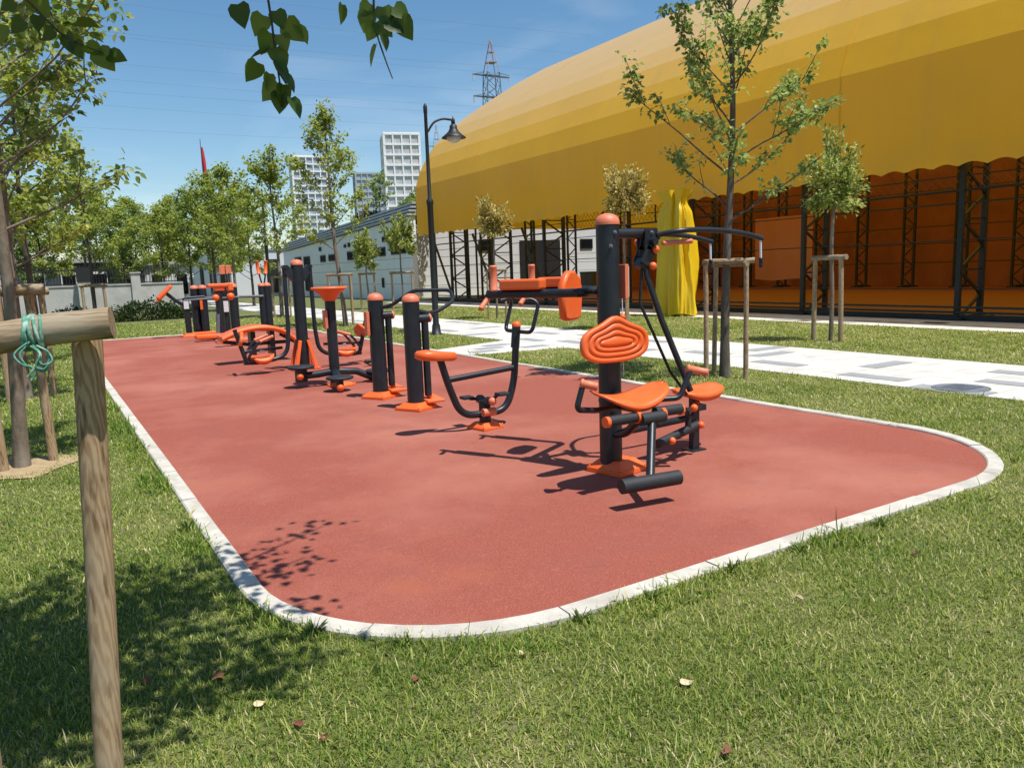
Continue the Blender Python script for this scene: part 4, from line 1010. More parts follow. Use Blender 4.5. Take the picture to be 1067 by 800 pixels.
def pylon(label, dr_, D, top, w):
    d = V((dr_[0], dr_[1], 0)).normalized(); p = d*D
    e = empty('power_pylon', (p.x, p.y, 0), label, 'pylon', 'power pylons behind the yellow hall', rz=math.atan2(d.y, d.x)-PI/2+.35)
    zt = top*.86
    mb = MB(); wid = lambda z: w*(2.4-1.4*min(1, z/(top*.6)) if z < top*.6 else 1-.25*(z-top*.6)/(zt-top*.6))
    nz = 18; zs = np.linspace(0, zt, nz+1)
    for i in range(nz):
        a, b = wid(zs[i])/2, wid(zs[i+1])/2
        for sx, sy in ((1, 1), (1, -1), (-1, 1), (-1, -1)): mb.bar((a*sx, a*sy, zs[i]), (b*sx, b*sy, zs[i+1]), .16)
        for s in (1, -1):
            mb.bar((a, a*s, zs[i]), (-b, b*s, zs[i+1]), .09); mb.bar((-a, a*s, zs[i]), (b, b*s, zs[i+1]), .09)
            mb.bar((a*s, a, zs[i]), (b*s, -b, zs[i+1]), .09)
    mb.build('lattice_mast', M['galv'], e)
    mb = MB(); c = wid(zt)/2
    for sx, sy in ((1, 1), (1, -1), (-1, 1), (-1, -1)): mb.bar((c*sx, c*sy, zt), (0, 0, top), .13)
    for k in (.3, .6): mb.box((0, 0, zt+(top-zt)*k), (c*2*(1-k), c*2*(1-k), .12))
    mb.build('mast_tip', M['redwhite'], e)
    for z in (zt-.5, zt-w*1.35):
        for s in (-1, 1):
            mb = MB(); mb.bar((0, .5, z), (s*w*1.15, 0, z+.1-.35*(s > 0)), .22); mb.bar((0, -.5, z), (s*w*1.15, 0, z+.1-.35*(s > 0)), .22); mb.bar((s*w*.4, 0, z+.7), (s*w*1.15, 0, z+.1), .1)
            a_ = mb.build('cross_arm', M['galv'], e)
            mb = MB(); mb.tube([(s*w*1.12, 0, z), (s*w*1.12, 0, z-1.2)], .14, 6); mb.build('insulator', M['tower_glass'], a_)
    return e, p
pylon('red tipped steel pylon standing behind the yellow roof, the nearer one', (.49, .83), 170, 49.5, 3.6)
pylon('small distant steel pylon just behind the street lamp head', (.4455, .8953), 420, 78, 4.2)
for k in range(9):
    z = 50-2.1*k-(k % 3)*.8; mb = MB(); pts = []
    for i in range(25):
        t = i/24; x = -190+t*(300); y = 175-.11*(x+190)+k*4; pts.append((x, y, z+10-13*t+8*(2*t-1)**2*.6+3*(1-t)*(k % 2)))
    mb.tube(pts, .017, 4, cap=False)
    tag(mb.build('power_line', M['galv']), 'thin high voltage wire crossing the blue sky', 'power line', 'power lines across the sky')
# flag pole
fp = empty('flagpole', (13.6, 74, 0), 'tall flagpole with a furled red flag above the far trees', 'flagpole')
mb = MB(); mb.tube([(0, 0, 0), (0, 0, 13.9)], [.09, .03], 10); mb.build('pole', M['galv'], fp)
mb = MB(); lo = []
for k in range(12):
    t = k/11; z = 13.2-3.4*t; r = .10+.26*t; lo.append([V((.1+.16*t+r*(1+.3*math.sin(3*a+k))*math.cos(a)*.75, r*math.sin(a), z-.3*math.cos(a)*t)) for a in np.linspace(0, 2*PI, 16, endpoint=False)])
mb.loft(lo); mb.build('flag', M['red'], fp)

def lamp(label, loc, arm_dir=(1, -.1)):
    e = empty('street_lamp', loc, label, 'street lamp', 'black street lamps along the path')
    mb = MB(); mb.lathe([(.16, 0), (.16, .03), (.12, .05), (.10, .25), (.078, .3), (.074, 3.25), (.088, 3.28), (.088, 3.36), (.048, 3.42), (.042, 5.45), (.05, 5.47), (.05, 5.6), (.035, 5.66), (0, 5.70)], n=20); mb.build('post', M['black'], e)
    d = V((*arm_dir, 0)).normalized()
    mb = MB(); mb.tube(spline([d*.04+V((0, 0, 5.02)), d*.20+V((0, 0, 5.24)), d*.42+V((0, 0, 5.34)), d*.62+V((0, 0, 5.34)), d*.76+V((0, 0, 5.32))], 5), .028, 10)
    c = d*.72; mb.lathe([(.0, 0), (.05, 0), (.05, .12), (.02, .16), (0, .22)], c+V((0, 0, 5.22)), n=12); mb.build('arm', M['black'], e)
    mb = MB(); mb.lathe([(.05, 5.23), (.09, 5.20), (.10, 5.12), (.13, 5.06), (.19, 5.0), (.305, 4.91), (.31, 4.895), (.29, 4.895), (.19, 4.96), (.1, 5.04)], c, n=26); h_ = mb.build('lamp_shade', M['black'], e)
    mb = MB(); mb.lathe([(.185, 4.965), (.185, 4.90), (.15, 4.83), (.08, 4.79), (0, 4.785)], c, n=22); mb.build('diffuser', M['lamp_glass'], h_)
    return e
lamp('black street lamp with bell shade, the nearer one in front of the yellow roof edge', (8.58, 17.79, 0))
lamp('black street lamp further down the path, its head lost among leafy branches', (9.31, 37.06, 0), (1, .1))

# ---------------------------------------------------------------- planting
ST = 'wooden stake frames round the young trees'
LR = 'young linden trees in rows'
make_tree('linden_tree', 'open crowned young linden tree beside the path, tied in its stakes, before the yellow roof', (8.1, 7.58, 0), 6.6, .062, 2.1, 1.68, 32, 84, .068, 11, M['leaf'], M['bark_mid'], LR, lean=(.15, .05), up=1.08)
stake_frame('three post stake frame around the linden nearest the multi gym', (8.1, 7.58, 0), [(-.36, 0), (.02, -.36), (.12, .32)], 1.58, [((-.42, .02), (.10, -.42), 1.6), ((-.02, -.40), (.14, .36), 1.56)], .034, 3)
make_tree('linden_tree', 'tall slender linden beside the path before the grey building wall', (8.15, 23.4, 0), 7.0, .07, 2.3, 1.45, 28, 66, .095, 21, M['leaf_far'], M['bark'], LR, lean=(-.35, .1), up=1.1)
stake_frame('dark stake frame round the slender linden in front of the grey building', (8.15, 23.4, 0), [(-.42, .1), (.12, -.36), (.35, .3)], 1.6, [((-.48, .12), (.18, -.42), 1.62), ((.1, -.4), (.38, .34), 1.58)], .036, 4)
make_tree('linden_tree', 'yellowish bushy linden by the second street lamp', (8.33, 31.5, 0), 6.8, .075, 2.0, 1.8, 28, 60, .115, 31, M['leaf_far'], M['bark'], LR, up=1.05)
stake_frame('pale stake frame round the yellowish linden by the second lamp', (8.33, 31.5, 0), [(-.3, 0), (.3, -.2), (.1, .35)], 1.6, [((-.36, 0), (.36, -.22), 1.62)], .04, 5)
make_tree('linden_tree', 'spreading linden between the second lamp and the white wing', (8.6, 41, 0), 7.4, .08, 2.1, 2.1, 26, 52, .14, 41, M['leaf_far'], M['bark'], LR)
# left row
make_tree('linden_tree', 'leafy linden at the left edge behind the near stake frame, its trunk leaning left', (-.29, 8.03, 0), 5.6, .055, 1.95, 1.5, 38, 78, .070, 51, M['leaf'], M['bark'], LR, lean=(.22, -.1), up=.8)
stake_frame('stake frame around the leaning trunk behind the near frame', (-.29, 8.03, 0), [(.25, .10), (-.13, -.08), (-.25, .35)], 1.58, [((.34, .08), (-.75, -.12), 1.575)], .04, 6, lean=[(.21, .10), (-.17, -.06), (-.25, .35)])
make_tree('linden_tree', 'second leafy linden of the left row, standing behind the leaning one', (-.30, 13.0, 0), 6.4, .07, 1.8, 1.7, 30, 70, .085, 61, M['leaf_far'], M['bark'], LR, up=.95)
stake_frame('second stake frame of the left row with a pale rail', (-.30, 13.0, 0), [(.34, 0), (-.2, -.25), (-.2, .3)], 1.5, [((.42, 0), (-.4, -.3), 1.52)], .045, 7)
make_tree('linden_tree', 'third linden of the left row, thin dark trunk against the wall', (-.1, 18.5, 0), 6.2, .07, 1.9, 1.7, 24, 55, .10, 71, M['leaf_far'], M['bark_dark'], LR)
stake_frame('small stake frame far back on the left lawn before the wall', (1.95, 36.5, 0), [(-.38, 0), (.42, 0), (.0, .3)], 1.5, [((-.5, 0), (.55, 0), 1.55)], .06, 8)
make_tree('linden_tree', 'loose crowned linden above the small far stake frame on the left lawn', (1.95, 36.6, 0), 7.0, .08, 2.2, 2.0, 24, 50, .12, 81, M['leaf_far'], M['bark_dark'], LR)
# variegated ball trees
topiary('ball headed variegated tree in the grass nearest the camera, right of the linden', (13.03, 9.48, 0), 3.05, .76, .46, .045, 4300, M['leaf_var2'], 1, .075)
stake_frame('two post stake frame round the ball headed tree nearest the camera', (13.03, 9.48, 0), [(-.02, .38), (-.06, -.26)], 1.58, [((-.02, .46), (-.06, -.34), 1.6)], .045, 9)
topiary('cream leaved ball headed tree behind the orange capped post', (12.52, 15.0, 0), 3.42, .60, .50, .04, 4200, M['leaf_var'], 2, .075)
stake_frame('thin stake frame partly hidden by the orange capped post', (12.52, 15.0, 0), [(.22, .2), (-.2, -.25)], 1.56, [((.26, .26), (-.26, -.3), 1.58)], .035, 10)
topiary('narrow cream leaved ball tree in front of the dark hall door', (12.8, 21.9, 0), 3.25, .74, .48, .04, 3800, M['leaf_var'], 3, .085)
stake_frame('faint thin stake frame under the narrow cream leaved tree', (12.8, 21.9, 0), [(-.2, .2), (.2, -.25)], 1.56, [((-.26, .26), (.26, -.3), 1.58)], .035, 11)
topiary('yellowish ball tree beside the street lamp at the yellow roof corner', (14.3, 33.0, 0), 3.3, .95, .72, .05, 3600, M['leaf_var2'], 4, .13)
stake_frame('stake frame under the yellowish ball tree at the roof corner', (14.3, 33.0, 0), [(-.45, .1), (.4, -.2)], 1.6, [((-.55, .12), (.5, -.24), 1.62)], .05, 12)
topiary('small yellow tipped ball tree before the middle of the grey wall', (13.0, 34.0, 0), 2.62, .80, .55, .045, 3400, M['leaf_var2'], 5, .12)
stake_frame('stake frame under the small yellow tipped ball tree', (13.0, 34.0, 0), [(-.3, .1), (.3, -.1)], 1.6, [((-.38, .12), (.38, -.12), 1.62)], .045, 13)

# far trees: three kinds, copied
protos = []
for k, (mm, sd) in enumerate((('leaf_far', 101), ('leaf_far', 102), ('leaf', 103))):
    t = make_tree('park_tree', 'x', (0, 0, 0), 8, .09, 1.7, 2.2, 32, 50, .145, sd, M[mm], M['bark_dark'], 'trees of the far end of the park')
    protos.append(t)
FAR = [(9.6, 51.5, 1.05, 0, 'tallest far tree, dark green and pointed, just below the flag'), (8.7, 54.5, .95, 2, 'dark green far tree left of the pointed tree under the flag'),
       (8.4, 61, .95, 1, 'far tree above the small white house'), (2.5, 51.0, .98, 0, 'far tree above the dark fronted house behind the railings'),
       (5.4, 56, .9, 1, 'yellow green far tree right of the wall pillar'), (6.7, 66, 1.0, 2, 'darker far tree behind the small white house'),
       (-2.5, 55, 1.0, 1, 'far tree behind the railings at the left, pale green'), (-6, 52, 1.1, 0, 'broad far tree at the left frame edge behind the wall'),
       (11.2, 56, .95, 1, 'yellow green far tree right of the flag'), (12.6, 63, 1.0, 0, 'far tree left of the white wing, rounded crown'),
       (10.6, 46, .85, 1, 'light green far tree beside the path end'), (3.9, 63, 1.05, 2, 'far tree rising behind the dark fronted house'), (0.2, 66, 1.15, 0, 'large far tree filling the gap beyond the left row'),
       (.3, 51.5, .85, 1, 'far tree left of the loose crowned linden, before the railings gap'), (4.6, 52.5, .8, 2, 'smaller dark far tree right of the wall pillar, close behind the railings'), (-3.8, 50.5, .95, 0, 'far tree close behind the railings at the left frame edge'), (6.9, 53.5, .8, 0, 'pale far tree between the wall end and the small white house'), (-1.2, 51, .9, 2, 'dark far tree directly behind the left row of lindens'),
       (10.1, 70, 1.1, 1, 'hazy far tree behind the pointed tree'), (-9, 64, 1.2, 2, 'dark far tree beyond the pale house at the left')]
used = [False]*3
for i, (x, y, s, k, lab) in enumerate(FAR):
    if not used[k]: o = protos[k]; used[k] = True
    else: o = copy_tree(protos[k])
    o.location = (x, y, 0); o.scale = (s, s, s); o.rotation_euler = (0, 0, i*1.3); o['label'] = lab
def bush(name, label, cat, loc, sx, sy, sz, n, leaf, m, seed, z0=0):
    g = np.random.default_rng(seed); P = g.normal(0, 1, (n, 3)); P /= np.linalg.norm(P, axis=1, keepdims=True); P *= (g.uniform(.45, 1.05, n)**.6)[:, None]
    P[:, 2] = np.abs(P[:, 2]); bl = 1+.35*np.sin(P[:, 0]*7+seed)*np.cos(P[:, 1]*6); P[:, 2] *= bl
    A = P+g.normal(0, .5, P.shape); Q = P*np.array([sx, sy, sz]); s = leaf*g.uniform(.6, 1.3, n)
    e = empty(name, loc, label, cat)
    leaf_mesh('leaves', Q, g.normal(0, .7, (n, 3))+np.array([0, 0, .7]), A, s, s*.7, m, e)
    mb = MB()
    rr = random.Random(seed)
    for k in range(9):
        x, y = rr.uniform(-.6, .6)*sx, rr.uniform(-.5, .5)*sy; mb.tube([(x*.8, y*.8, -z0), (x, y, sz*.5), (x*1.2, y*1.2, sz*.85)], [.03, .02, .006], 5)
    mb.build('stems', M['bark_dark'], e)
    return e
bush('hedge', 'low dark green hedge at the foot of the boundary wall beyond the red floor', 'hedge', (4.0, 36.0, 0), 1.9, .6, .75, 3800, .10, M['leaf_dark'], 1)
bush('shrub', 'smaller shrub left of the low hedge by the boundary wall', 'shrub', (1.2, 38.5, 0), 1.2, .5, .55, 1800, .10, M['leaf_dark'], 2)
bush('roof_hedge', 'clipped dark hedge growing on the grey building roof', 'hedge', (20.2, 52.0, 4.95), .7, 2.6, .9, 3000, .14, M['leaf_dark'], 3)
bush('roof_shrub', 'wild bushy green shrub on the roof beside the yellow hall', 'shrub', (20.6, 44.0, 5.3), 1.1, 2.8, 1.0, 3600, .16, M['leaf'], 4)
bush('roof_shrub', 'pale grassy shrub right at the yellow roof edge on top of the building', 'shrub', (20.0, 41.9, 5.4), .8, 1.2, .75, 1500, .16, M['leaf_var2'], 5)
make_tree('roof_tree', 'small thin tree growing on the grey building roof', (20.5, 50.3, 4.9), 3.4, .05, .9, 1.0, 14, 34, .16, 91, M['leaf'], M['bark_dark'])

# --- near tree and near stake frame at the left edge
nf = stake_frame('nearest stake frame, cut by the left picture edge, with thick round rail', (0, 2.0, 0), [(.0, .0), (-.225, .0), (-.5, .45)], 1.48, [], .0315, 2, lean=[(.083, -.02), (-.20, -.02), (-.5, .45)])
mb = MB(); nrail = 14; Lr = .80
mb.tube([(-Lr/2+Lr*k/nrail, 0, .002*math.sin(k*1.7)) for k in range(nrail+1)], [.034*(1+.02*math.sin(k*2.3)) for k in range(nrail+1)], 28)
rl = mb.build('rail', M['wood_h'], nf, loc=(-.255, -.012, 1.478)); rl.rotation_euler = (0, -.10, math.atan2(.16, -.62)+PI)
# tie cord on the rail
mb = MB(); c0 = V((-.022, 1.928, 1.502)); ax = V((-.62, .16, 0)).normalized(); up = V((0, 0, 1)); sd = ax.cross(up)
for k in range(7):
    cc = c0+ax*(.0052*k-.02); mb.tube([cc+(up*math.cos(a)+sd*math.sin(a))*.0365+ax*.008*math.sin(a+k) for a in np.linspace(0, 2*PI, 22)], .0038, 6)
for pts in (((.0, -.04, -.03), (.015, -.05, -.055), (.005, -.05, -.09), (.02, -.05, -.10), (.03, -.05, -.075)), ((-.005, -.04, -.02), (-.03, -.05, -.05), (-.02, -.05, -.08), (.0, -.05, -.095), (-.012, -.05, -.12)),
            ((.01, -.04, -.03), (.03, -.045, -.05), (.035, -.05, -.08), (.015, -.05, -.085), (.012, -.045, -.05))):
    mb.tube(spline([c0+V((p[0]*.8, p[1]*.85, p[2]*.8)) for p in pts], 6), .0026, 6)
    mb.tube(spline([c0+V((p[0]*1.0-.004, p[1]*.85-.004, p[2]*.7-.004)) for p in pts], 6), .0022, 6)
tag(mb.build('tie_tape', M['cord']), 'frayed green tape knotted round the thick nearest rail', 'tape')

def near_tree():
    e = empty('linden_tree', (-.42, 2.25, 0), 'overhead linden at the left edge, its leafy twigs hanging into the top of the picture', 'tree', LR)
    O = V((-.42, 2.25, 0)); rr = random.Random(77); g = np.random.default_rng(77)
    tb = MB(); tb.tube(spline([(0, 0, 0), (.01, 0, 1), (-.02, .03, 2), (.02, 0, 3), (.05, -.05, 4.6)], 6), [.08-.0024*k for k in range(25)], 14)
    P = []; A = []; NR = []
    def leafat(p, a, n=None): P.append(V(p)); A.append(V(a)); NR.append(V(n) if n else V((rr.gauss(0, .5), rr.gauss(0, .5)-.4, 1)))
    # limbs overhead (above the field of view), wide crown towards the camera side
    def floor_z(x, y): return 1.6+math.hypot(x, y)*.40+.10
    for i in range(34):
        az = i*2.4+.3; L = math.sqrt((i+.5)/34)
        ex, ey = .64+.88*L*math.cos(az), 2.62+1.05*L*math.sin(az)
        if i == 5: ex, ey = 1.95, 3.30
        if i == 9: ex, ey = 1.65, 2.95
        ez = max(floor_z(ex, ey)+rr.uniform(.02, .55), 2.9)
        end = V((ex, ey, ez))-O; st_ = V((0, 0, 2.3+.9*rr.random())); m_ = st_.lerp(end, .55)+V((0, 0, .14))
        m_.z = max(m_.z, floor_z(m_.x+O.x, m_.y+O.y))
        pts = spline([st_, m_, end], 5)
        tb.tube(pts, [.017*(1-.8*k/10)+.002 for k in range(11)], 6, cap=False)
        for j in range(120):
            t = rr.uniform(.25, 1.04)*10; k = min(9, int(t)); p = pts[k].lerp(pts[k+1], t-k)+V((rr.gauss(0, .10), rr.gauss(0, .10), rr.gauss(0, .07)))
            fz = floor_z(p.x+O.x, p.y+O.y)
            if p.z < fz: p.z = fz+rr.random()*.12
            leafat(p, (rr.gauss(0, 1), rr.gauss(0, 1), -.5))
    # hanging twigs
    def twig(pts, leaves):
        q = spline([V(p)-O for p in pts], 5); tb.tube(q, [.0045-.003*k/len(q) for k in range(len(q))], 5, cap=False)
        for p, a, n in leaves: leafat(V(p)-O, a, n)
    dn = V((0, 0, -1)); Rr = V((.855, -.518, 0)); Fw = V((.518, .855, 0))
    def W(u, v, D=2.2, dd=0):  # photo-plane offsets: right u metres, height v, from the hanging twig line
        return Rr*u+Fw*(D+dd)+V((0, 0, v))
    twig([W(-.45, 3.0, 1.9), W(-.60, 2.6, 2.1), W(-.612, 2.27), W(-.607, 2.17), W(-.60, 2.09), W(-.597, 2.06)],
         [(W(-.60, 2.31), Rr*.4+dn, -Fw+Rr*.4), (W(-.575, 2.28), Rr*.7+dn*.8, -Fw-Rr*.3), (W(-.545, 2.27), Rr*.55+dn, -Fw*.6+Rr), (W(-.625, 2.215), -Rr*.9+dn*.35, -Fw*.5+V((0, 0, .8))),
          (W(-.61, 2.215), Rr*.25+dn*.6, -Fw+Rr*.9), (W(-.66, 2.18), -Rr*.55+dn*.8, -Fw*.7+Rr*.9), (W(-.605, 2.18), Rr*.35+dn, -Fw*.4+Rr), (W(-.61, 2.125), -Rr*.7+dn*.7, -Fw), (W(-.595, 2.12), Rr*-.1+dn, -Fw*.5+Rr*.9),
          (W(-.59, 2.15), Rr*.5+dn, Rr-Fw*.3), (W(-.575, 2.085), Rr*.4+dn, Rr*.9-Fw*.4), (W(-.605, 2.10), -Rr*.1+dn, -Fw+Rr*.5), (W(-.70, 2.33), dn+Rr*.2, -Fw), (W(-.635, 2.30), -Rr*.5+dn, -Fw+Rr*.4), (W(-.59, 2.25), Rr*.3+dn, -Fw), (W(-.62, 2.255), -Rr*.4+dn*.8, -Fw+Rr*.8), (W(-.63, 2.15), -Rr*.2+dn, -Fw*.6+Rr)])
    twig([W(-.2, 3.0, 1.9), W(-.30, 2.6, 2.1), W(-.335, 2.3), W(-.33, 2.24), W(-.31, 2.17), W(-.295, 2.125)],
         [(W(-.335, 2.27), -Rr*.5+dn, -Fw+Rr*.5), (W(-.325, 2.275), Rr*.5+dn*.6, -Fw), (W(-.30, 2.275), Rr*.8+dn*.6, -Fw+V((0, 0, .4))), (W(-.335, 2.215), -Rr*.35+dn, -Rr*.9-Fw*.4),
          (W(-.35, 2.30), -Rr*.3+dn, -Fw), (W(-.28, 2.31), Rr*.6+dn*.5, -Fw+V((0, 0, .3))), (W(-.42, 2.32), -Rr*.1+dn, -Fw*.3+Rr), (W(-.31, 2.31), Rr*.2+dn, -Fw+Rr*.3), (W(-.345, 2.32), -Rr*.6+dn*.7, -Fw), (W(-.265, 2.28), Rr*.5+dn, -Fw-Rr*.4), (W(-.315, 2.24), Rr*.2+dn, -Fw*.5+Rr)])
    twig([W(-1.4, 2.9, 2.0), W(-1.33, 2.5, 2.1), W(-1.22, 2.31), W(-1.15, 2.25), W(-1.08, 2.22)],
         [(W(-1.24, 2.32), -Rr*.1+dn, -Fw+V((0, 0, .3))), (W(-1.20, 2.28), -Rr*.8+dn*.5, -Fw+V((0, 0, .3))), (W(-1.17, 2.27), Rr*.2+dn, -Fw-Rr*.4), (W(-1.15, 2.25), Rr*.3+dn*.9, -Fw),
          (W(-1.12, 2.24), Rr*.9+dn*.5, -Fw*.8+V((0, 0, .6))), (W(-1.09, 2.225), Rr*.6+dn*.8, -Fw+Rr*.3), (W(-1.06, 2.215), Rr*.9+dn*.35, -Fw+V((0, 0, .4))), (W(-1.14, 2.30), Rr*1+dn*.2, -Fw*.7+V((0, 0, .8))),
          (W(-1.28, 2.31), -Rr*.7+dn*.6, -Fw), (W(-1.30, 2.36), -Rr*.5+dn*.3, -Fw), (W(-1.25, 2.37), Rr*.3+dn*.4, -Fw+Rr*.3), (W(-1.34, 2.30), -Rr*.4+dn, -Fw)])
    tb.build('trunk', M['bark_dark'], e)
    n = len(P); s = .057*g.uniform(.72, 1.18, n)
    leaf_mesh('crown', np.array(P), np.array(NR), np.array(A), s, s*.92, M['leaf_near'], e, heart=True)
    # a branch whose shadow reaches the red floor
    return e
near_tree()

# ---------------------------------------------------------------- grass, weeds, fallen leaves
def inside_rr(x, y, m=0.0):
    x0, x1, y0, y1 = .72-m, 6.82+m, 2.715-m, 24.6+m
    ins = (x > x0) & (x < x1) & (y > y0) & (y < y1)
    for cx, cy, r, sx, sy in ((x0+1.25, y0+1.25, 1.25, -1, -1), (x1-1.45, y0+1.45, 1.45, 1, -1)):
        cor = ((x-cx)*sx > 0) & ((y-cy)*sy > 0) & (np.hypot(x-cx, y-cy) > r)
        ins &= ~cor
    return ins
def lawn():
    g = np.random.default_rng(12)
    N = 1750000; u = g.random(N); r0, r1 = 1.3, 34.
    # density ~ constant to 3.2 m, then thinning with distance
    rr_ = np.linspace(r0, r1, 4000); dens = np.where(rr_ < 3.2, 1., (3.2/rr_)**1.55)*rr_; cdf = np.cumsum(dens); cdf /= cdf[-1]
    r = np.interp(u, cdf, rr_); a = math.radians(31.2)+g.uniform(-1.2, 1.2, N)
    x = r*np.sin(a); y = r*np.cos(a)
    ok = ~inside_rr(x, y, -.012) & (np.hypot(x+.29, (y-8.0)*.8) > .27) & (x > -14) & (x < 16.38) & ~((x > 8.88) & (x < 11.67)) & ~((x > 6.7) & (x < 9) & (y > 12.75-.06*(x-6.8)) & (y < 14.3+.3*(x-6.84)))
    x, y, r = x[ok], y[ok], r[ok]; n = len(x)
    patch = .5+.5*np.sin(x*2.3+1.3*np.sin(y*1.7))*np.sin(y*2.9+1.1*np.sin(x*2.2+1)); patch = .6*patch+.4*(.5+.5*np.sin(x*6.1+y*3.7)*np.sin(y*7.3-x*2.2))
    edge = np.where(inside_rr(x, y, .20), 1., 0.)*np.clip(.2+.9*np.sin(x*1.7+y*2.3+.8)*np.sin(x*3.1-y*1.9+2)+.35*np.sin(x*9+y*7), 0, 1)       # longer along the kerb
    k = np.maximum(1, r/3.4)**.80
    tuft = (g.random(n) < .05)
    hgt = g.gamma(5, .0040, n)*(.7+.6*patch)*(1+1.0*edge)*(1+.8*tuft)*np.maximum(1, r/6)**.25
    wid = g.uniform(.0014, .0028, n)*k*(1+.5*edge)
    th = g.uniform(0, 2*PI, n); lean = g.normal(0, .7, n); bend = g.uniform(.1, .9, n)
    d = np.stack([np.cos(th), np.sin(th), np.zeros(n)], 1); s = np.stack([-np.sin(th), np.cos(th), np.zeros(n)], 1)
    base = np.stack([x, y, np.zeros(n)], 1); up = np.array([0, 0, 1.])
    mid = base+up*(hgt*.55)[:, None]+d*(hgt*.55*np.tan(np.clip(lean, -1, 1)))[:, None]
    tip = mid+up*(hgt*.45*(1-bend*.7))[:, None]+d*(hgt*.5*(np.clip(lean, -1, 1)+bend))[:, None]
    w = wid[:, None]
    vs = np.stack([base-s*w, base+s*w, mid+s*w*.8, mid-s*w*.8, tip], 1).reshape(-1, 3)
    me = bpy.data.meshes.new('grass'); me.vertices.add(len(vs)); me.vertices.foreach_set('co', vs.ravel())
    i0 = np.arange(n)*5
    loops = np.stack([i0, i0+1, i0+2, i0+3, i0+3, i0+2, i0+4], 1).ravel().astype(np.int32)
    me.loops.add(len(loops)); me.loops.foreach_set('vertex_index', loops)
    me.polygons.add(2*n); st_ = np.stack([np.arange(n)*7, np.arange(n)*7+4], 1).ravel().astype(np.int32); me.polygons.foreach_set('loop_start', st_)
    big = .5+.5*np.sin(x*.8+1.2*np.sin(y*.7)+.5)*np.sin(y*1.1+np.sin(x*.9))
    dry = np.clip(.12+.30*(1-patch)+.16*big+.10*np.clip((x-1.5)/3, 0, 1)+g.normal(0, .19, n)+.4*(g.random(n) < .12)-.15*edge, 0, 1)
    at = me.attributes.new('rnd', 'FLOAT', 'FACE'); at.data.foreach_set('value', np.repeat(dry, 2).astype(np.float32))
    me.materials.append(M['grass']); me.update(calc_edges=True)
    o = bpy.data.objects.new('lawn_grass', me); COL.objects.link(o)
    tag(o, 'short mown green lawn with straw coloured patches around the red floor', 'grass', kind='stuff')
lawn()

def weeds():
    rr = random.Random(31)
    spots = [((2.93, 2.68), .055, 'jagged weed rosette growing against the near kerb, below the big foot roller'), ((3.42, 2.65), .055, 'small weed on the near kerb right of the jagged rosette'),
             ((1.95, 2.68), .05, 'weed clump hanging over the near kerb left of the foot roller'), ((.90, 3.28), .06, 'tall leafy weed in the shaded corner of the kerb'),
             ((1.18, 2.93), .05, 'low weed in the kerb curve beside the tall leafy weed'), ((4.15, 2.64), .055, 'weed at the kerb toward the right corner'), ((.66, 5.2), .07, 'arching grass weed at the left kerb by the post'), ((2.35, 2.65), .05, 'thin weed tuft at the middle of the near kerb')]
    for (x, y), s, lab in spots:
        e = empty('weed', (x, y, 0), lab, 'weed'); P = []; A = []; NR = []; Ln = []
        for k in range(22):
            az = rr.random()*2*PI; el = rr.uniform(.15, 1.3); a = V((math.cos(az)*math.cos(el), math.sin(az)*math.cos(el), math.sin(el)))
            b = V((math.cos(az)*.012, math.sin(az)*.012, .005)); L = s*rr.uniform(.6, 1.25)
            for j, f in enumerate((0, .38, .66)):
                P.append(b+a*L*f-V((0, 0, .25*f*f*L))); A.append(a-V((0, 0, .5*f))); NR.append(V((0, 0, 1))+a*-.5); Ln.append(L*.5)
        leaf_mesh('leaves', np.array(P), np.array(NR), np.array(A), np.array(Ln), np.array(Ln)*.42, M['weed'], e)
        mb = MB()
        for k in range(5):
            az = rr.random()*6; mb.tube([(0, 0, 0), (.02*math.cos(az), .02*math.sin(az), s*.6), (.05*math.cos(az), .05*math.sin(az), s*1.1)], [.003, .002, .001], 5)
        mb.build('stem', M['weed'], e)
weeds()
def fallen():
    rr = random.Random(8)
    spots = [(.62, 2.59, 'dry', 'dark red fallen leaf in the front grass, left of the centre'), (.68, 2.46, 'dry', 'red brown fallen leaf nearest the camera'), (1.10, 2.62, 'dry', 'brown curled leaf just outside the kerb curve'),
             (.45, 3.10, 'dry', 'dark brown leaf lying in the tree shadow'), (1.95, 2.0, 'straw', 'pale straw coloured leaf in the front lawn'), (.55, 2.8, 'straw', 'tan leaf lying near the shadow edge'), (2.9, 2.25, 'straw', 'whitish scrap of leaf on the right lawn'),
             (3.85, 2.25, 'dry', 'brown leaf clump on the right lawn'), (1.55, 2.55, 'straw', 'small tan leaf by the near kerb'), (.20, 3.25, 'dry', 'reddish brown leaf at the left beside the near stake'), (1.75, 1.62, 'dry', 'brown leaf at the bottom edge of the lawn')]
    for x, y, m, lab in spots:
        s = rr.uniform(.014, .027); mb = MB(); n = 14; rz = rr.random()*6
        lo = []
        for k, zz in ((1, 0), (.6, -.006), (.2, -.009)):
            lo.append([V((x_*math.cos(rz)-y_*math.sin(rz), x_*math.sin(rz)+y_*math.cos(rz), zz+.3*s*math.sin(2*a+rz)*k)) for a in np.linspace(0, 2*PI, n, endpoint=False)
                       for x_, y_ in [((1.1+.25*math.cos(a))*math.cos(a)*s*k*1.15, math.sin(a)*s*k*.8*(1+.15*math.sin(5*a)))]])
        mb.loft(lo, cap0=False)
        tag(mb.build('fallen_leaf', M[m], loc=(x, y, .027)), lab, 'leaf', 'fallen leaves on the lawn')
fallen()

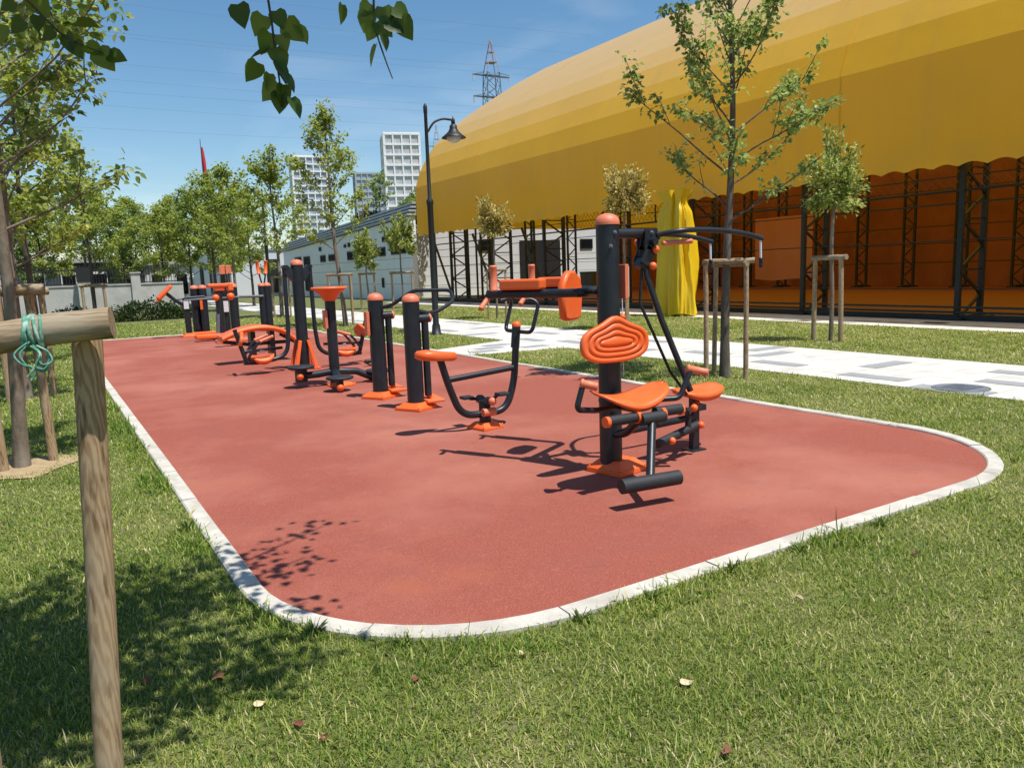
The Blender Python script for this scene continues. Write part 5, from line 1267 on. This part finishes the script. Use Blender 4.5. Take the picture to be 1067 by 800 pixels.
# ---------------------------------------------------------------- light, sky, camera
el, az = math.radians(67.8), math.atan2(.15, -.38)
to_sun = V((math.sin(az)*math.cos(el), math.cos(az)*math.cos(el), math.sin(el)))
sl = bpy.data.lights.new('sun', 'SUN'); sl.energy = 4.9; sl.angle = math.radians(.53); sl.color = (1, .955, .88)
so = bpy.data.objects.new('sun', sl); COL.objects.link(so); so.rotation_euler = to_sun.to_track_quat('Z', 'Y').to_euler()
w = bpy.data.worlds.new('World'); sc.world = w; w.use_nodes = True; nt = w.node_tree
bg = nt.nodes['Background']; sky = nt.nodes.new('ShaderNodeTexSky'); sky.sky_type = 'NISHITA'; sky.sun_disc = False
sky.sun_elevation = el; sky.sun_rotation = az; sky.altitude = 50; sky.air_density = 1.0; sky.dust_density = .35; sky.ozone_density = 1.2
hs = nt.nodes.new('ShaderNodeHueSaturation'); hs.inputs['Saturation'].default_value = 1.22; hs.inputs['Hue'].default_value = .494
nt.links.new(sky.outputs[0], hs.inputs['Color'])
# faint cirrus
wc = nt.nodes.new('ShaderNodeTexCoord'); wm = nt.nodes.new('ShaderNodeMapping'); wm.inputs['Scale'].default_value = (2.2, 2.2, 11); wm.inputs['Rotation'].default_value = (.10, -.06, 0)
wn = nt.nodes.new('ShaderNodeTexNoise'); wn.inputs['Scale'].default_value = 1.3; wn.inputs['Detail'].default_value = 7; wn.inputs['Distortion'].default_value = .6
wr = nt.nodes.new('ShaderNodeValToRGB'); wr.color_ramp.elements[0].position = .5; wr.color_ramp.elements[1].position = .82; wr.color_ramp.elements[0].color = (0, 0, 0, 1); wr.color_ramp.elements[1].color = (.45, .45, .45, 1)
h2 = nt.nodes.new('ShaderNodeHueSaturation'); h2.inputs['Saturation'].default_value = .45; h2.inputs['Value'].default_value = 1.3
wx = nt.nodes.new('ShaderNodeMixRGB')
nt.links.new(wc.outputs['Generated'], wm.inputs['Vector']); nt.links.new(wm.outputs[0], wn.inputs['Vector']); nt.links.new(wn.outputs['Fac'], wr.inputs[0])
nt.links.new(hs.outputs[0], h2.inputs['Color']); nt.links.new(wr.outputs[0], wx.inputs[0]); nt.links.new(hs.outputs[0], wx.inputs[1]); nt.links.new(h2.outputs[0], wx.inputs[2])
nt.links.new(wx.outputs[0], bg.inputs['Color']); bg.inputs['Strength'].default_value = .102
cam = bpy.data.cameras.new('camera'); co = bpy.data.objects.new('camera', cam); COL.objects.link(co); sc.camera = co
cam.sensor_width = 36; cam.lens = 36*800/1067; cam.clip_end = 5000; cam.clip_start = .05
yaw, pit, rol = math.radians(31.2332), math.radians(8.5), math.atan(.036)
F0 = V((math.sin(yaw), math.cos(yaw), 0)); R0 = V((math.cos(yaw), -math.sin(yaw), 0)); Zv = V((0, 0, 1))
F = F0*math.cos(pit)-Zv*math.sin(pit); U0 = Zv*math.cos(pit)+F0*math.sin(pit)
R = R0*math.cos(rol)-U0*math.sin(rol); U = U0*math.cos(rol)+R0*math.sin(rol)
co.matrix_world = Matrix((R, U, -F)).transposed().to_4x4(); co.location = (0, 0, 1.6)
vs = sc.view_settings; vs.view_transform = 'Standard'; vs.look = 'None'; vs.exposure = .36; vs.gamma = 1; vs.use_curve_mapping = False
sc.cycles.use_denoising = True; sc.cycles.max_bounces = 6; sc.cycles.transparent_max_bounces = 8
